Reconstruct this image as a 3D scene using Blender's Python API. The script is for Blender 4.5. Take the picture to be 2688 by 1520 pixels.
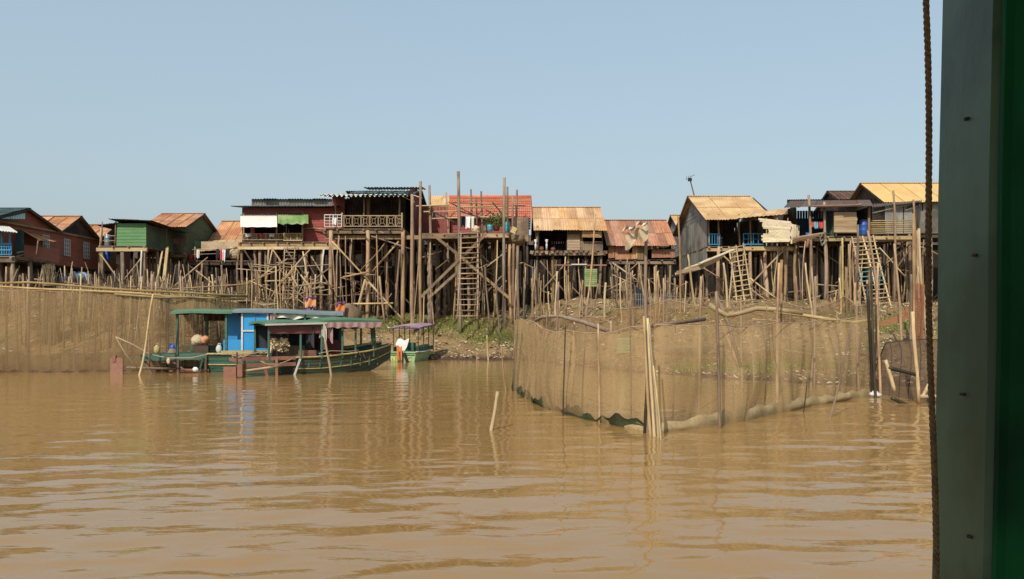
import bpy, bmesh, math, random
import numpy as np
from mathutils import Vector, Matrix, noise as mnoise
random.seed(11)
R = math.radians
V = Vector
scene = bpy.context.scene
for o in list(bpy.data.objects):
    bpy.data.objects.remove(o)

# ------------------------------------------------------------------ camera
F, CX, YH, CAM_H = 2100.0, 1344.0, 835.0, 2.2      # focal length, centre and horizon in photo pixels, eye height
cam_data = bpy.data.cameras.new('camera')
cam_data.sensor_width = 36.0
cam_data.lens = 36.0 * F / 2688.0
cam_data.shift_y = (YH - 760.0) / 2688.0
cam_data.clip_start = 0.05
cam_data.clip_end = 6000
cam = bpy.data.objects.new('camera', cam_data)
cam.location = (0, 0, CAM_H)
cam.rotation_euler = (R(90), 0, 0)
scene.collection.objects.link(cam)
scene.camera = cam

# ------------------------------------------------------------------ sky, sun, exposure
SUN_EL, SUN_AZ = 43.0, 22.0            # azimuth: degrees left of straight behind the camera
w = bpy.data.worlds.new('World'); scene.world = w; w.use_nodes = True
wn = w.node_tree
sky = wn.nodes.new('ShaderNodeTexSky'); sky.sky_type = 'NISHITA'; sky.sun_disc = False
sky.sun_elevation = R(SUN_EL)
sky.sun_rotation = R(180 + SUN_AZ)
sky.air_density = 1.4; sky.dust_density = 4.0; sky.ozone_density = 1.0
bg = wn.nodes['Background']; bg.inputs['Strength'].default_value = 0.107
hz = wn.nodes.new('ShaderNodeMix'); hz.data_type = 'RGBA'; hz.inputs[0].default_value = 0.58      # even white haze over the whole sky
hz.inputs[7].default_value = (2.95, 3.78, 4.35, 1)
wn.links.new(sky.outputs['Color'], hz.inputs[6]); wn.links.new(hz.outputs[2], bg.inputs['Color'])
sd = bpy.data.lights.new('sun', 'SUN'); sd.energy = 3.1; sd.angle = R(0.6); sd.color = (1.0, 0.925, 0.83)
sun = bpy.data.objects.new('sun', sd); scene.collection.objects.link(sun)
sdir = V((-math.sin(R(SUN_AZ)) * math.cos(R(SUN_EL)), -math.cos(R(SUN_AZ)) * math.cos(R(SUN_EL)), math.sin(R(SUN_EL))))
sun.rotation_euler = sdir.to_track_quat('Z', 'Y').to_euler()
sun.location = sdir * 60
vs = scene.view_settings
vs.view_transform = 'Standard'; vs.look = 'None'; vs.exposure = 0.57; vs.gamma = 1.0; vs.use_curve_mapping = False
scene.cycles.use_denoising = True
scene.cycles.transparent_max_bounces = 24
scene.cycles.max_bounces = 8
scene.cycles.sample_clamp_indirect = 6

# ------------------------------------------------------------------ helpers
def P(px, py, d):
    return V(((px - CX) / F * d, d, CAM_H + (YH - py) / F * d))
def XX(px, d): return (px - CX) / F * d
def ZZ(py, d): return CAM_H + (YH - py) / F * d
def lin(r, g, b):
    f = lambda c: (c / 255 / 12.92) if c <= 10 else ((c / 255 + 0.055) / 1.055) ** 2.4
    return (f(r), f(g), f(b), 1.0)
def rnd(a, b): return random.uniform(a, b)

def tag(o, label=None, cat=None, group=None, kind=None):
    if label: o['label'] = label
    if cat: o['category'] = cat
    if group: o['group'] = group
    if kind: o['kind'] = kind
    return o
def thing(name, label, cat, loc, group=None):
    o = bpy.data.objects.new(name, None)
    o.empty_display_size = 0.3
    o.location = loc
    scene.collection.objects.link(o)
    return tag(o, label, cat, group)
def wloc(o):
    l = V((0, 0, 0))
    while o is not None:
        l += o.location; o = o.parent
    return l

class MB:
    """collects faces in world coordinates; build() links them as one mesh object"""
    def __init__(s): s.v = []; s.f = []
    def face(s, *pts):
        i = len(s.v); s.v += [tuple(p) for p in pts]; s.f.append(tuple(range(i, i + len(pts)))); return s
    def box(s, a, b):
        x0, y0, z0 = (min(a[i], b[i]) for i in range(3)); x1, y1, z1 = (max(a[i], b[i]) for i in range(3))
        i = len(s.v)
        s.v += [(x0,y0,z0),(x1,y0,z0),(x1,y1,z0),(x0,y1,z0),(x0,y0,z1),(x1,y0,z1),(x1,y1,z1),(x0,y1,z1)]
        s.f += [(i,i+3,i+2,i+1),(i+4,i+5,i+6,i+7),(i,i+1,i+5,i+4),(i+1,i+2,i+6,i+5),(i+2,i+3,i+7,i+6),(i+3,i,i+4,i+7)]
        return s
    def bar(s, p0, p1, wd, ht, up=(0, 0, 1)):
        p0, p1 = V(p0), V(p1); t = (p1 - p0).normalized(); up = V(up)
        if abs(t.dot(up)) > 0.98: up = V((0, 1, 0))
        a = t.cross(up).normalized() * wd / 2; b = a.cross(t).normalized() * ht / 2
        i = len(s.v)
        for p in (p0, p1):
            s.v += [tuple(p - a - b), tuple(p + a - b), tuple(p + a + b), tuple(p - a + b)]
        s.f += [(i,i+3,i+2,i+1),(i+4,i+5,i+6,i+7),(i,i+1,i+5,i+4),(i+1,i+2,i+6,i+5),(i+2,i+3,i+7,i+6),(i+3,i,i+4,i+7)]
        return s
    def tube(s, pts, rad, n=7, cap=True):
        pts = [V(p) for p in pts]
        if not isinstance(rad, (list, tuple)): rad = [rad] * len(pts)
        i0 = len(s.v); ref = None
        for k, p in enumerate(pts):
            t = (pts[min(k + 1, len(pts) - 1)] - pts[max(k - 1, 0)]).normalized()
            if ref is None:
                ref = V((1, 0, 0)) if abs(t.x) < 0.8 else V((0, 1, 0))
            a = (ref - t * ref.dot(t)).normalized(); b = t.cross(a); ref = a
            for j in range(n):
                an = 2 * math.pi * j / n
                s.v.append(tuple(p + (a * math.cos(an) + b * math.sin(an)) * rad[k]))
        for k in range(len(pts) - 1):
            for j in range(n):
                q = i0 + k * n
                s.f.append((q + j, q + (j + 1) % n, q + n + (j + 1) % n, q + n + j))
        if cap:
            s.f.append(tuple(i0 + j for j in reversed(range(n))))
            q = i0 + (len(pts) - 1) * n
            s.f.append(tuple(q + j for j in range(n)))
        return s
    def lathe(s, c, prof, n=14):
        c = V(c); i0 = len(s.v)
        for r, z in prof:
            for j in range(n):
                an = 2 * math.pi * j / n
                s.v.append((c.x + r * math.cos(an), c.y + r * math.sin(an), c.z + z))
        for k in range(len(prof) - 1):
            for j in range(n):
                q = i0 + k * n
                s.f.append((q + j, q + (j + 1) % n, q + n + (j + 1) % n, q + n + j))
        s.f.append(tuple(i0 + j for j in reversed(range(n))))
        q = i0 + (len(prof) - 1) * n
        s.f.append(tuple(q + j for j in range(n)))
        return s
    def grid(s, fn, nu, nv):
        i0 = len(s.v)
        for b in range(nv + 1):
            for a in range(nu + 1):
                s.v.append(tuple(fn(a / nu, b / nv)))
        for b in range(nv):
            for a in range(nu):
                q = i0 + b * (nu + 1) + a
                s.f.append((q, q + 1, q + nu + 2, q + nu + 1))
        return s
    def blob(s, c, r, seed=0, n=10, m=7, rough=0.2):
        c = V(c); i0 = len(s.v)
        for b in range(m + 1):
            th = math.pi * b / m
            for a in range(n):
                ph = 2 * math.pi * a / n
                d = V((math.sin(th) * math.cos(ph), math.sin(th) * math.sin(ph), math.cos(th)))
                k = 1 + rough * mnoise.noise(d * 2.3 + V((seed * 7.1, seed * 3.3, 0)))
                s.v.append((c.x + d.x * r[0] * k, c.y + d.y * r[1] * k, c.z + d.z * r[2] * k))
        for b in range(m):
            for a in range(n):
                q = i0 + b * n
                s.f.append((q + a, q + n + a, q + n + (a + 1) % n, q + (a + 1) % n))
        return s
    def build(s, name, mat, parent=None, smooth=False, origin=None):
        me = bpy.data.meshes.new(name)
        o = V(origin) if origin is not None else (wloc(parent) if parent else V((0, 0, 0)))
        pw = wloc(parent) if parent else V((0, 0, 0))
        vv = np.array(s.v, dtype=np.float64) - np.array(o)
        me.from_pydata(vv.tolist(), [], s.f)
        if smooth: me.polygons.foreach_set('use_smooth', [True] * len(me.polygons))
        me.materials.append(mat)
        me.update()
        ob = bpy.data.objects.new(name, me)
        ob.parent = parent
        ob.location = o - pw
        scene.collection.objects.link(ob)
        return ob

# ------------------------------------------------------------------ materials
MATS = {}
ALB, DESAT = 0.66, 0.08          # colours below are as the sun shows them; base colours are darker
def soft(c):
    g = 0.3 * c[0] + 0.55 * c[1] + 0.15 * c[2]
    return tuple((q + (g - q) * DESAT) * ALB for q in c[:3]) + (1.0,)
def mat(name, col, rough=0.8, var=0.3, dark=None, amount=0.5, scale=6.0, stretch=(1, 1, 1), bump=0.3, metal=0.0, col2=None, patch=0.8, spec=0.3):
    """col: main colour, col2: colour of large patches, dark: colour of fine streaks; per-object value change"""
    m = bpy.data.materials.new(name); m.use_nodes = True; MATS[name] = m
    col = soft(col); col2 = soft(col2) if col2 else None; dark = soft(dark) if dark else None
    nt = m.node_tree; N = nt.nodes.new; L = nt.links.new
    bs = nt.nodes['Principled BSDF']
    bs.inputs['Roughness'].default_value = rough
    bs.inputs['Metallic'].default_value = metal
    bs.inputs['Specular IOR Level'].default_value = spec
    tc = N('ShaderNodeTexCoord'); oi = N('ShaderNodeObjectInfo')
    add = N('ShaderNodeVectorMath'); add.operation = 'ADD'
    sc_ = N('ShaderNodeVectorMath'); sc_.operation = 'SCALE'; sc_.inputs[0].default_value = (37, 91, 53)
    L(oi.outputs['Random'], sc_.inputs['Scale'])
    L(tc.outputs['Object'], add.inputs[0]); L(sc_.outputs[0], add.inputs[1])
    mp = N('ShaderNodeMapping'); mp.inputs['Scale'].default_value = tuple(scale * q for q in stretch)
    L(add.outputs[0], mp.inputs['Vector'])
    n1 = N('ShaderNodeTexNoise'); n1.inputs['Scale'].default_value = 1.0; n1.inputs['Detail'].default_value = 5; n1.inputs['Roughness'].default_value = 0.65
    L(mp.outputs[0], n1.inputs['Vector'])
    n2 = N('ShaderNodeTexNoise'); n2.inputs['Scale'].default_value = patch; n2.inputs['Detail'].default_value = 3
    L(add.outputs[0], n2.inputs['Vector'])
    d = dark if dark else tuple(c * 0.45 for c in col[:3]) + (1,)
    c2 = col2 if col2 else tuple(min(1, c * 1.15) for c in col[:3]) + (1,)
    r2 = N('ShaderNodeMapRange'); r2.inputs[1].default_value = 0.42; r2.inputs[2].default_value = 0.6
    L(n2.outputs['Fac'], r2.inputs[0])
    mx1 = N('ShaderNodeMix'); mx1.data_type = 'RGBA'; mx1.inputs[6].default_value = col; mx1.inputs[7].default_value = c2
    L(r2.outputs[0], mx1.inputs[0])
    r1 = N('ShaderNodeMapRange'); r1.inputs[1].default_value = 0.48; r1.inputs[2].default_value = 0.72; r1.inputs[4].default_value = amount
    L(n1.outputs['Fac'], r1.inputs[0])
    mx2 = N('ShaderNodeMix'); mx2.data_type = 'RGBA'; mx2.inputs[7].default_value = d
    L(mx1.outputs[2], mx2.inputs[6]); L(r1.outputs[0], mx2.inputs[0])
    vr = N('ShaderNodeMapRange'); vr.inputs[3].default_value = 1 - var; vr.inputs[4].default_value = 1 + var * 0.7
    L(oi.outputs['Random'], vr.inputs[0])
    hsv = N('ShaderNodeHueSaturation'); L(vr.outputs[0], hsv.inputs['Value']); L(mx2.outputs[2], hsv.inputs['Color'])
    sr = N('ShaderNodeMapRange'); sr.inputs[3].default_value = 1 - var * 0.6; sr.inputs[4].default_value = 1 + var * 0.2
    wn_ = N('ShaderNodeTexWhiteNoise'); wn_.noise_dimensions = '1D'; L(oi.outputs['Random'], wn_.inputs['W'])
    L(wn_.outputs['Value'], sr.inputs[0]); L(sr.outputs[0], hsv.inputs['Saturation'])
    L(hsv.outputs[0], bs.inputs['Base Color'])
    if bump:
        b = N('ShaderNodeBump'); b.inputs['Strength'].default_value = bump; b.inputs['Distance'].default_value = 0.02
        L(n1.outputs['Fac'], b.inputs['Height']); L(b.outputs[0], bs.inputs['Normal'])
    return m

POLE = (1, 1, 0.12)
mat('pole', lin(194, 158, 112), stretch=POLE, scale=22, var=0.42, col2=lin(166, 130, 96), dark=lin(84, 68, 48), amount=0.6, bump=0.5)
mat('pole_pale', lin(220, 192, 136), stretch=POLE, scale=22, var=0.25, col2=lin(200, 168, 112), dark=lin(110, 88, 58), amount=0.5, bump=0.5)
mat('pole_grey', lin(168, 144, 114), stretch=POLE, scale=22, var=0.42, col2=lin(140, 114, 88), dark=lin(62, 54, 44), amount=0.6, bump=0.5)
mat('pole_dark', lin(92, 78, 60), stretch=POLE, scale=20, var=0.3, col2=lin(70, 60, 48), dark=lin(36, 30, 24), amount=0.6)
mat('pole_wet', lin(70, 62, 42), stretch=POLE, scale=20, var=0.3, col2=lin(50, 52, 36), dark=lin(28, 26, 20), amount=0.6, rough=0.5)
mat('bamboo', lin(190, 165, 105), stretch=(0.12, 1, 1), scale=18, var=0.3, col2=lin(170, 140, 84), dark=lin(108, 84, 48), amount=0.45, rough=0.6)
mat('beam', lin(180, 154, 108), stretch=(0.12, 1, 1), scale=16, var=0.3, col2=lin(150, 128, 92), dark=lin(74, 60, 46), amount=0.6)
mat('plank', lin(166, 138, 100), stretch=(0.1, 1, 1), scale=14, var=0.3, col2=lin(122, 100, 78), dark=lin(66, 52, 40), amount=0.6)
mat('plank_light', lin(196, 170, 130), stretch=(0.1, 1, 1), scale=14, var=0.22, col2=lin(180, 150, 108), dark=lin(120, 92, 62), amount=0.5)
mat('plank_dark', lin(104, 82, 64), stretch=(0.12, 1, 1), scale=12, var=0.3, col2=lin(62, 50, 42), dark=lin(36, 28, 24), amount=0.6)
mat('red_board', lin(172, 88, 78), stretch=(0.08, 1, 1), scale=12, var=0.12, col2=lin(156, 80, 72), dark=lin(122, 56, 52), amount=0.5)
mat('brick_board', lin(192, 112, 82), stretch=(1, 0.08, 1), scale=10, var=0.12, col2=lin(178, 100, 72), dark=lin(130, 76, 58), amount=0.5)
mat('green_board', lin(116, 162, 114), stretch=(0.08, 1, 1), scale=12, var=0.1, col2=lin(104, 156, 96), dark=lin(78, 116, 76), amount=0.5)
mat('green_dark', lin(104, 124, 84), stretch=(1, 0.08, 1), scale=12, var=0.12, col2=lin(92, 106, 76), dark=lin(64, 72, 56), amount=0.5)  # also darkens the unlit side wall of the green hut
mat('zinc', lin(166, 162, 150), stretch=(1, 1, 0.1), scale=10, var=0.18, col2=lin(124, 122, 114), dark=lin(96, 88, 76), amount=0.5, rough=0.55, metal=0.15)
mat('rust_roof', lin(228, 184, 122), stretch=(1, 0.1, 0.1), scale=8, var=0.24, col2=lin(214, 160, 102), dark=lin(164, 110, 72), amount=0.55, rough=0.7)
mat('rust_red', lin(188, 130, 92), stretch=(1, 0.1, 0.1), scale=8, var=0.28, col2=lin(170, 110, 78), dark=lin(218, 166, 116), amount=0.6, rough=0.75)
mat('rust_orange', lin(216, 158, 104), stretch=(1, 0.1, 0.1), scale=8, var=0.2, col2=lin(194, 126, 82), dark=lin(150, 94, 64), amount=0.6, rough=0.75)
mat('rust_orange_y', lin(210, 148, 90), stretch=(0.1, 1, 0.1), scale=8, var=0.2, col2=lin(180, 110, 66), dark=lin(140, 84, 54), amount=0.6, rough=0.75)
mat('tan_roof', lin(232, 194, 132), stretch=(1, 0.1, 0.1), scale=7, var=0.08, col2=lin(208, 164, 104), dark=lin(180, 138, 90), amount=0.4, rough=0.7)
mat('yellow_roof', lin(232, 192, 116), stretch=(1, 0.1, 0.1), scale=7, var=0.05, col2=lin(226, 182, 106), dark=lin(204, 160, 92), amount=0.3, rough=0.7)
mat('teal_roof', lin(70, 98, 96), stretch=(1, 0.1, 0.1), scale=7, var=0.15, col2=lin(84, 110, 108), dark=lin(56, 70, 70), amount=0.4, rough=0.5, metal=0.1)
mat('grey_roof', lin(150, 150, 142), stretch=(1, 0.1, 0.1), scale=7, var=0.2, col2=lin(128, 126, 118), dark=lin(92, 86, 78), amount=0.5, rough=0.55, metal=0.2)
mat('dark_roof', lin(98, 86, 74), stretch=(1, 0.1, 0.1), scale=7, var=0.25, col2=lin(116, 84, 62), dark=lin(60, 50, 44), amount=0.5, rough=0.7)
mat('clay_tile', lin(236, 144, 104), scale=9, var=0.12, col2=lin(228, 122, 82), dark=lin(190, 96, 66), amount=0.45)
mat('brown_tile', lin(118, 84, 66), scale=9, var=0.15, col2=lin(100, 72, 58), dark=lin(70, 50, 42), amount=0.5)
mat('fascia_white', lin(216, 216, 206), scale=9, var=0.1, dark=lin(150, 140, 124), amount=0.4)
mat('white_cloth', lin(232, 226, 212), scale=5, var=0.06, dark=lin(196, 176, 130), amount=0.35, rough=0.9)
mat('green_cloth', lin(124, 158, 92), scale=5, var=0.06, col2=lin(158, 178, 116), dark=lin(84, 122, 70), amount=0.4, rough=0.9)
mat('tan_cloth', lin(176, 152, 118), scale=5, var=0.15, dark=lin(120, 98, 74), amount=0.5, rough=0.95)
mat('blue_paint', lin(40, 148, 196), scale=8, var=0.12, dark=lin(60, 110, 130), amount=0.5, rough=0.6)
mat('blue_panel', lin(0, 166, 240), scale=3, var=0.06, col2=lin(6, 154, 226), dark=lin(0, 108, 170), amount=0.3, rough=0.5)
mat('blue_drum', lin(24, 96, 190), scale=5, var=0.12, dark=lin(20, 66, 130), amount=0.4, rough=0.4)
mat('aqua_drum', lin(52, 158, 172), scale=5, var=0.1, dark=lin(40, 108, 120), amount=0.4, rough=0.45)
mat('steel_tank', lin(156, 178, 190), scale=4, var=0.06, dark=lin(120, 136, 146), amount=0.4, rough=0.35, metal=0.4)
mat('boat_green', lin(84, 106, 82), stretch=(0.2, 0.2, 1), scale=8, var=0.06, col2=lin(88, 98, 76), dark=lin(52, 56, 44), amount=0.85, rough=0.6)
mat('boat_teal', lin(56, 110, 92), stretch=(0.2, 0.2, 1), scale=8, var=0.12, col2=lin(70, 116, 98), dark=lin(42, 58, 48), amount=0.8, rough=0.6)
mat('boat_pale_green', lin(164, 204, 144), stretch=(0.2, 0.2, 1), scale=9, var=0.06, col2=lin(150, 186, 130), dark=lin(94, 118, 80), amount=0.5, rough=0.5)
mat('boat_roof_green', lin(84, 132, 98), scale=6, var=0.08, col2=lin(96, 140, 108), dark=lin(60, 92, 72), amount=0.4, rough=0.6)
mat('boat_roof_blue', lin(138, 156, 158), scale=6, var=0.08, col2=lin(118, 140, 144), dark=lin(90, 106, 110), amount=0.4, rough=0.6)
mat('yellow_paint', lin(196, 174, 104), scale=14, var=0.08, dark=lin(100, 92, 62), amount=0.8, rough=0.6)
mat('yellow_letters', lin(240, 228, 96), scale=9, var=0.0, amount=0.1, rough=0.6)
mat('red_lead', lin(170, 118, 92), scale=8, var=0.12, col2=lin(148, 98, 76), dark=lin(128, 74, 56), amount=0.5, rough=0.7)
mat('maroon', lin(118, 62, 62), scale=8, var=0.15, dark=lin(78, 44, 46), amount=0.4)
mat('pink_cloth', lin(188, 142, 142), scale=26, var=0.08, col2=lin(198, 168, 160), dark=lin(108, 66, 84), amount=0.8, patch=5, rough=0.95)
mat('purple_roof', lin(178, 152, 152), scale=6, var=0.05, col2=lin(162, 132, 148), dark=lin(104, 76, 116), amount=0.4)
mat('purple', lin(92, 62, 128), scale=7, var=0.1, amount=0.3)
mat('orange_cloth', lin(228, 128, 40), scale=9, var=0.1, dark=lin(170, 70, 24), amount=0.6, rough=0.9)
mat('peach_cloth', lin(230, 160, 104), scale=9, var=0.1, dark=lin(200, 120, 80), amount=0.4, rough=0.9)
mat('sack', lin(232, 212, 170), scale=12, var=0.12, col2=lin(214, 190, 148), dark=lin(120, 98, 74), amount=0.6, rough=0.95)
mat('red_plastic', lin(206, 44, 44), scale=6, var=0.15, amount=0.3, rough=0.4)
mat('white_thing', lin(226, 226, 220), scale=8, var=0.15, amount=0.25, rough=0.7)
mat('dark_cloth', lin(54, 58, 70), scale=8, var=0.4, amount=0.4, rough=0.95)
mat('clay_pot', lin(150, 98, 68), scale=8, var=0.2, amount=0.4)
mat('engine_iron', lin(92, 78, 68), scale=14, var=0.2, col2=lin(120, 84, 62), dark=lin(44, 38, 34), amount=0.6, rough=0.6, metal=0.3)
mat('thatch', lin(244, 228, 190), stretch=(0.3, 1, 1), scale=16, var=0.2, col2=lin(230, 208, 164), dark=lin(150, 122, 86), amount=0.6, bump=0.8)
mat('bark', lin(232, 218, 186), stretch=(0.15, 1, 1), scale=14, var=0.1, col2=lin(206, 186, 150), dark=lin(120, 98, 72), amount=0.55, bump=0.7)
mat('reed', lin(170, 146, 98), stretch=POLE, scale=30, var=0.3, dark=lin(100, 80, 50), amount=0.6)
mat('twig', lin(150, 124, 86), scale=10, var=0.0, col2=lin(120, 98, 68), dark=lin(70, 54, 38), amount=0.6)
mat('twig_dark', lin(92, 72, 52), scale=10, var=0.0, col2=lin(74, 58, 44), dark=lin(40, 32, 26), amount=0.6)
mat('litter_pale', lin(236, 220, 182), scale=3, var=0.0, col2=lin(196, 160, 116), amount=0.5, patch=1.5)
mat('litter_red', lin(176, 108, 80), scale=3, var=0.0, col2=lin(150, 96, 72), amount=0.5)
mat('litter_blue', lin(70, 130, 190), scale=3, var=0.0, col2=lin(190, 210, 220), amount=0.3, patch=2)
mat('grass', lin(120, 134, 52), scale=3, var=0.0, col2=lin(150, 148, 72), dark=lin(86, 100, 40), amount=0.5)
mat('leaf', lin(74, 104, 40), scale=3, var=0.2, col2=lin(104, 124, 52), amount=0.4)
mat('algae', lin(58, 66, 34), scale=14, var=0.0, col2=lin(72, 78, 40), dark=lin(32, 38, 22), amount=0.8, patch=4, bump=0.8)
mat('scum', lin(172, 148, 102), scale=26, var=0.0, col2=lin(188, 164, 116), dark=lin(128, 112, 72), amount=0.85, patch=3, bump=0.8)
mat('back_board', lin(58, 48, 40), stretch=(1, 1, 0.1), scale=9, var=0.4, col2=lin(44, 36, 30), dark=lin(24, 20, 18), amount=0.7)  # weathered boards, coloured extra dark for the gloom below the front houses
mat('interior_blue', lin(30, 76, 110), scale=5, var=0.15, amount=0.4)
mat('interior_teal', lin(44, 92, 96), scale=5, var=0.15, amount=0.4)
mat('glass_dark', lin(120, 132, 140), scale=5, var=0.1, amount=0.2, rough=0.15, spec=0.6)
mat('tour_paint', lin(104, 140, 112), stretch=(1, 1, 0.4), scale=14, var=0.0, col2=lin(80, 112, 86), dark=lin(120, 142, 120), amount=0.3, rough=0.42, patch=9, bump=0.07, spec=0.35)
mat('tour_paint_shaded', lin(4, 108, 58), stretch=(1, 1, 0.15), scale=24, var=0.0, col2=lin(8, 64, 38), dark=lin(6, 48, 30), amount=0.4, rough=0.6, patch=3, bump=0.2, spec=0.08)  # darker copy of the boat paint, for faces out of the light
mat('rope', lin(190, 156, 116), scale=60, var=0.0, col2=lin(160, 130, 98), dark=lin(90, 70, 52), amount=0.6, bump=0.8, rough=0.95)
mat('rope_line', lin(176, 152, 116), scale=20, var=0.2, amount=0.4, rough=0.95)

def net_mat(name, col, alpha, stretch=(1, 1, 0.12), scale=3.0, spread=0.22):
    m = bpy.data.materials.new(name); m.use_nodes = True; MATS[name] = m
    nt = m.node_tree; N = nt.nodes.new; L = nt.links.new
    nt.nodes.remove(nt.nodes['Principled BSDF'])
    out = nt.nodes['Material Output']
    df = N('ShaderNodeBsdfDiffuse'); tl = N('ShaderNodeBsdfTranslucent'); tr = N('ShaderNodeBsdfTransparent')
    tc = N('ShaderNodeTexCoord'); mp = N('ShaderNodeMapping'); mp.inputs['Scale'].default_value = tuple(scale * s for s in stretch)
    L(tc.outputs['Object'], mp.inputs['Vector'])
    n = N('ShaderNodeTexNoise'); n.inputs['Scale'].default_value = 1; n.inputs['Detail'].default_value = 6; n.inputs['Roughness'].default_value = 0.6
    L(mp.outputs[0], n.inputs['Vector'])
    mx = N('ShaderNodeMix'); mx.data_type = 'RGBA'; mx.inputs[6].default_value = tuple(c * 0.75 for c in col[:3]) + (1,); mx.inputs[7].default_value = tuple(min(1, c * 1.2) for c in col[:3]) + (1,)
    L(n.outputs['Fac'], mx.inputs[0])
    L(mx.outputs[2], df.inputs['Color']); L(mx.outputs[2], tl.inputs['Color'])
    m1 = N('ShaderNodeMixShader'); m1.inputs[0].default_value = 0.35
    L(df.outputs[0], m1.inputs[1]); L(tl.outputs[0], m1.inputs[2])
    r = N('ShaderNodeMapRange'); r.inputs[1].default_value = 0.3; r.inputs[2].default_value = 0.7
    r.inputs[3].default_value = alpha - spread; r.inputs[4].default_value = alpha + spread
    nf = N('ShaderNodeTexNoise'); nf.inputs['Scale'].default_value = 16; nf.inputs['Detail'].default_value = 4
    L(tc.outputs['Object'], nf.inputs['Vector'])
    av = N('ShaderNodeMix'); av.inputs[0].default_value = 0.4; L(n.outputs['Fac'], av.inputs[2]); L(nf.outputs['Fac'], av.inputs[3])
    L(av.outputs[0], r.inputs[0])
    m2 = N('ShaderNodeMixShader'); L(r.outputs[0], m2.inputs[0]); L(tr.outputs[0], m2.inputs[1]); L(m1.outputs[0], m2.inputs[2])
    L(m2.outputs[0], out.inputs['Surface'])
    return m
net_mat('net_brown', lin(146, 122, 88), 0.66, stretch=(0.9, 0.9, 0.5), scale=1.6, spread=0.14)
net_mat('net_pen', lin(188, 160, 118), 0.48, stretch=(1, 1, 0.07), scale=2.4, spread=0.2)
net_mat('net_back', lin(150, 122, 86), 0.42, spread=0.14)
net_mat('net_rust', lin(160, 108, 80), 0.65, spread=0.15)
net_mat('net_dark', lin(112, 92, 74), 0.76, spread=0.14)

# ------------------------------------------------------------------ terrain
_SX = [-200, -33, -21, -15.5, -11.5, -9.2, -6.9, -3, 1.0, 3.0, 5.0, 7.8, 11.4, 15.4, 30, 200]
_SY = [32, 32.5, 33.2, 34.6, 38.5, 41.5, 42.2, 42.4, 41.0, 36.5, 32.5, 28.4, 26.0, 25.0, 26, 26]
_PX = [-200, -33, -23, -18, -15, -12, -8.5, -2.3, 1.0, 3.5, 9, 16, 26, 200]
_PZ = [3.9, 3.9, 3.8, 3.6, 3.1, 2.5, 2.25, 2.35, 2.9, 3.3, 3.35, 3.2, 3.1, 3.1]
_WX = [-200, -22, -15, -8, -2, 2, 5, 9, 16, 200]
_WY = [9, 9, 9.5, 8.5, 8.5, 11, 16, 20, 22, 22]
def gz_np(x, y):
    ys = np.interp(x, _SX, _SY) + 0.35 * np.sin(x * 0.9 + 1) + 0.2 * np.sin(x * 2.3)
    zp = np.interp(x, _PX, _PZ); W = np.interp(x, _WX, _WY)
    t = (y - ys) / W
    tc = np.clip(t, 0, 1)
    z = zp * (0.55 * tc + 0.45 * tc * tc * (3 - 2 * tc))
    b = np.clip(t * 6, 0, 1)
    z = z + b * (0.10 * np.sin(x * 1.3 + y * 0.7) * np.sin(y * 1.1 - x * 0.4) + 0.05 * np.sin(x * 3.7 - y * 2.1) + 0.04 * np.sin(x * 5.1 + y * 4.3) + 0.03 * np.sin(9.3 * x + 2 * y) * np.sin(7.7 * y))
    z = np.where(t < 0, np.maximum((y - ys) * 0.16, -1.2), z)
    return z
def gz(x, y): return float(gz_np(np.array([x]), np.array([y]))[0])
def hit(px, py, dmin=8.0, dmax=64.0):
    """first point of ground or water seen at that place of the photograph"""
    d = np.arange(dmin, dmax, 0.05)
    x = (px - CX) / F * d; z = CAM_H + (YH - py) / F * d
    g = np.maximum(gz_np(x, d), 0.0)
    k = np.argmax(z <= g)
    if not (z <= g).any(): k = len(d) - 1
    return V((x[k], d[k], g[k]))

# ------------------------------------------------------------------ ground and water sheets
def sheet(name, xs, ys, zfn, m, smooth=True):
    X, Y = np.meshgrid(xs, ys)
    Z = zfn(X.ravel(), Y.ravel())
    verts = np.column_stack([X.ravel(), Y.ravel(), Z])
    nx, ny = len(xs), len(ys)
    i = (np.arange(ny - 1)[:, None] * nx + np.arange(nx - 1)[None, :]).ravel()
    quads = np.column_stack([i, i + 1, i + nx + 1, i + nx])
    me = bpy.data.meshes.new(name)
    me.vertices.add(len(verts)); me.vertices.foreach_set('co', verts.ravel())
    me.loops.add(quads.size); me.loops.foreach_set('vertex_index', quads.ravel())
    me.polygons.add(len(quads)); me.polygons.foreach_set('loop_start', np.arange(0, quads.size, 4))
    me.polygons.foreach_set('loop_total', np.full(len(quads), 4))
    me.polygons.foreach_set('use_smooth', np.full(len(quads), smooth))
    me.update(calc_edges=True); me.validate()
    me.materials.append(m)
    o = bpy.data.objects.new(name, me); scene.collection.objects.link(o)
    return o

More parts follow.
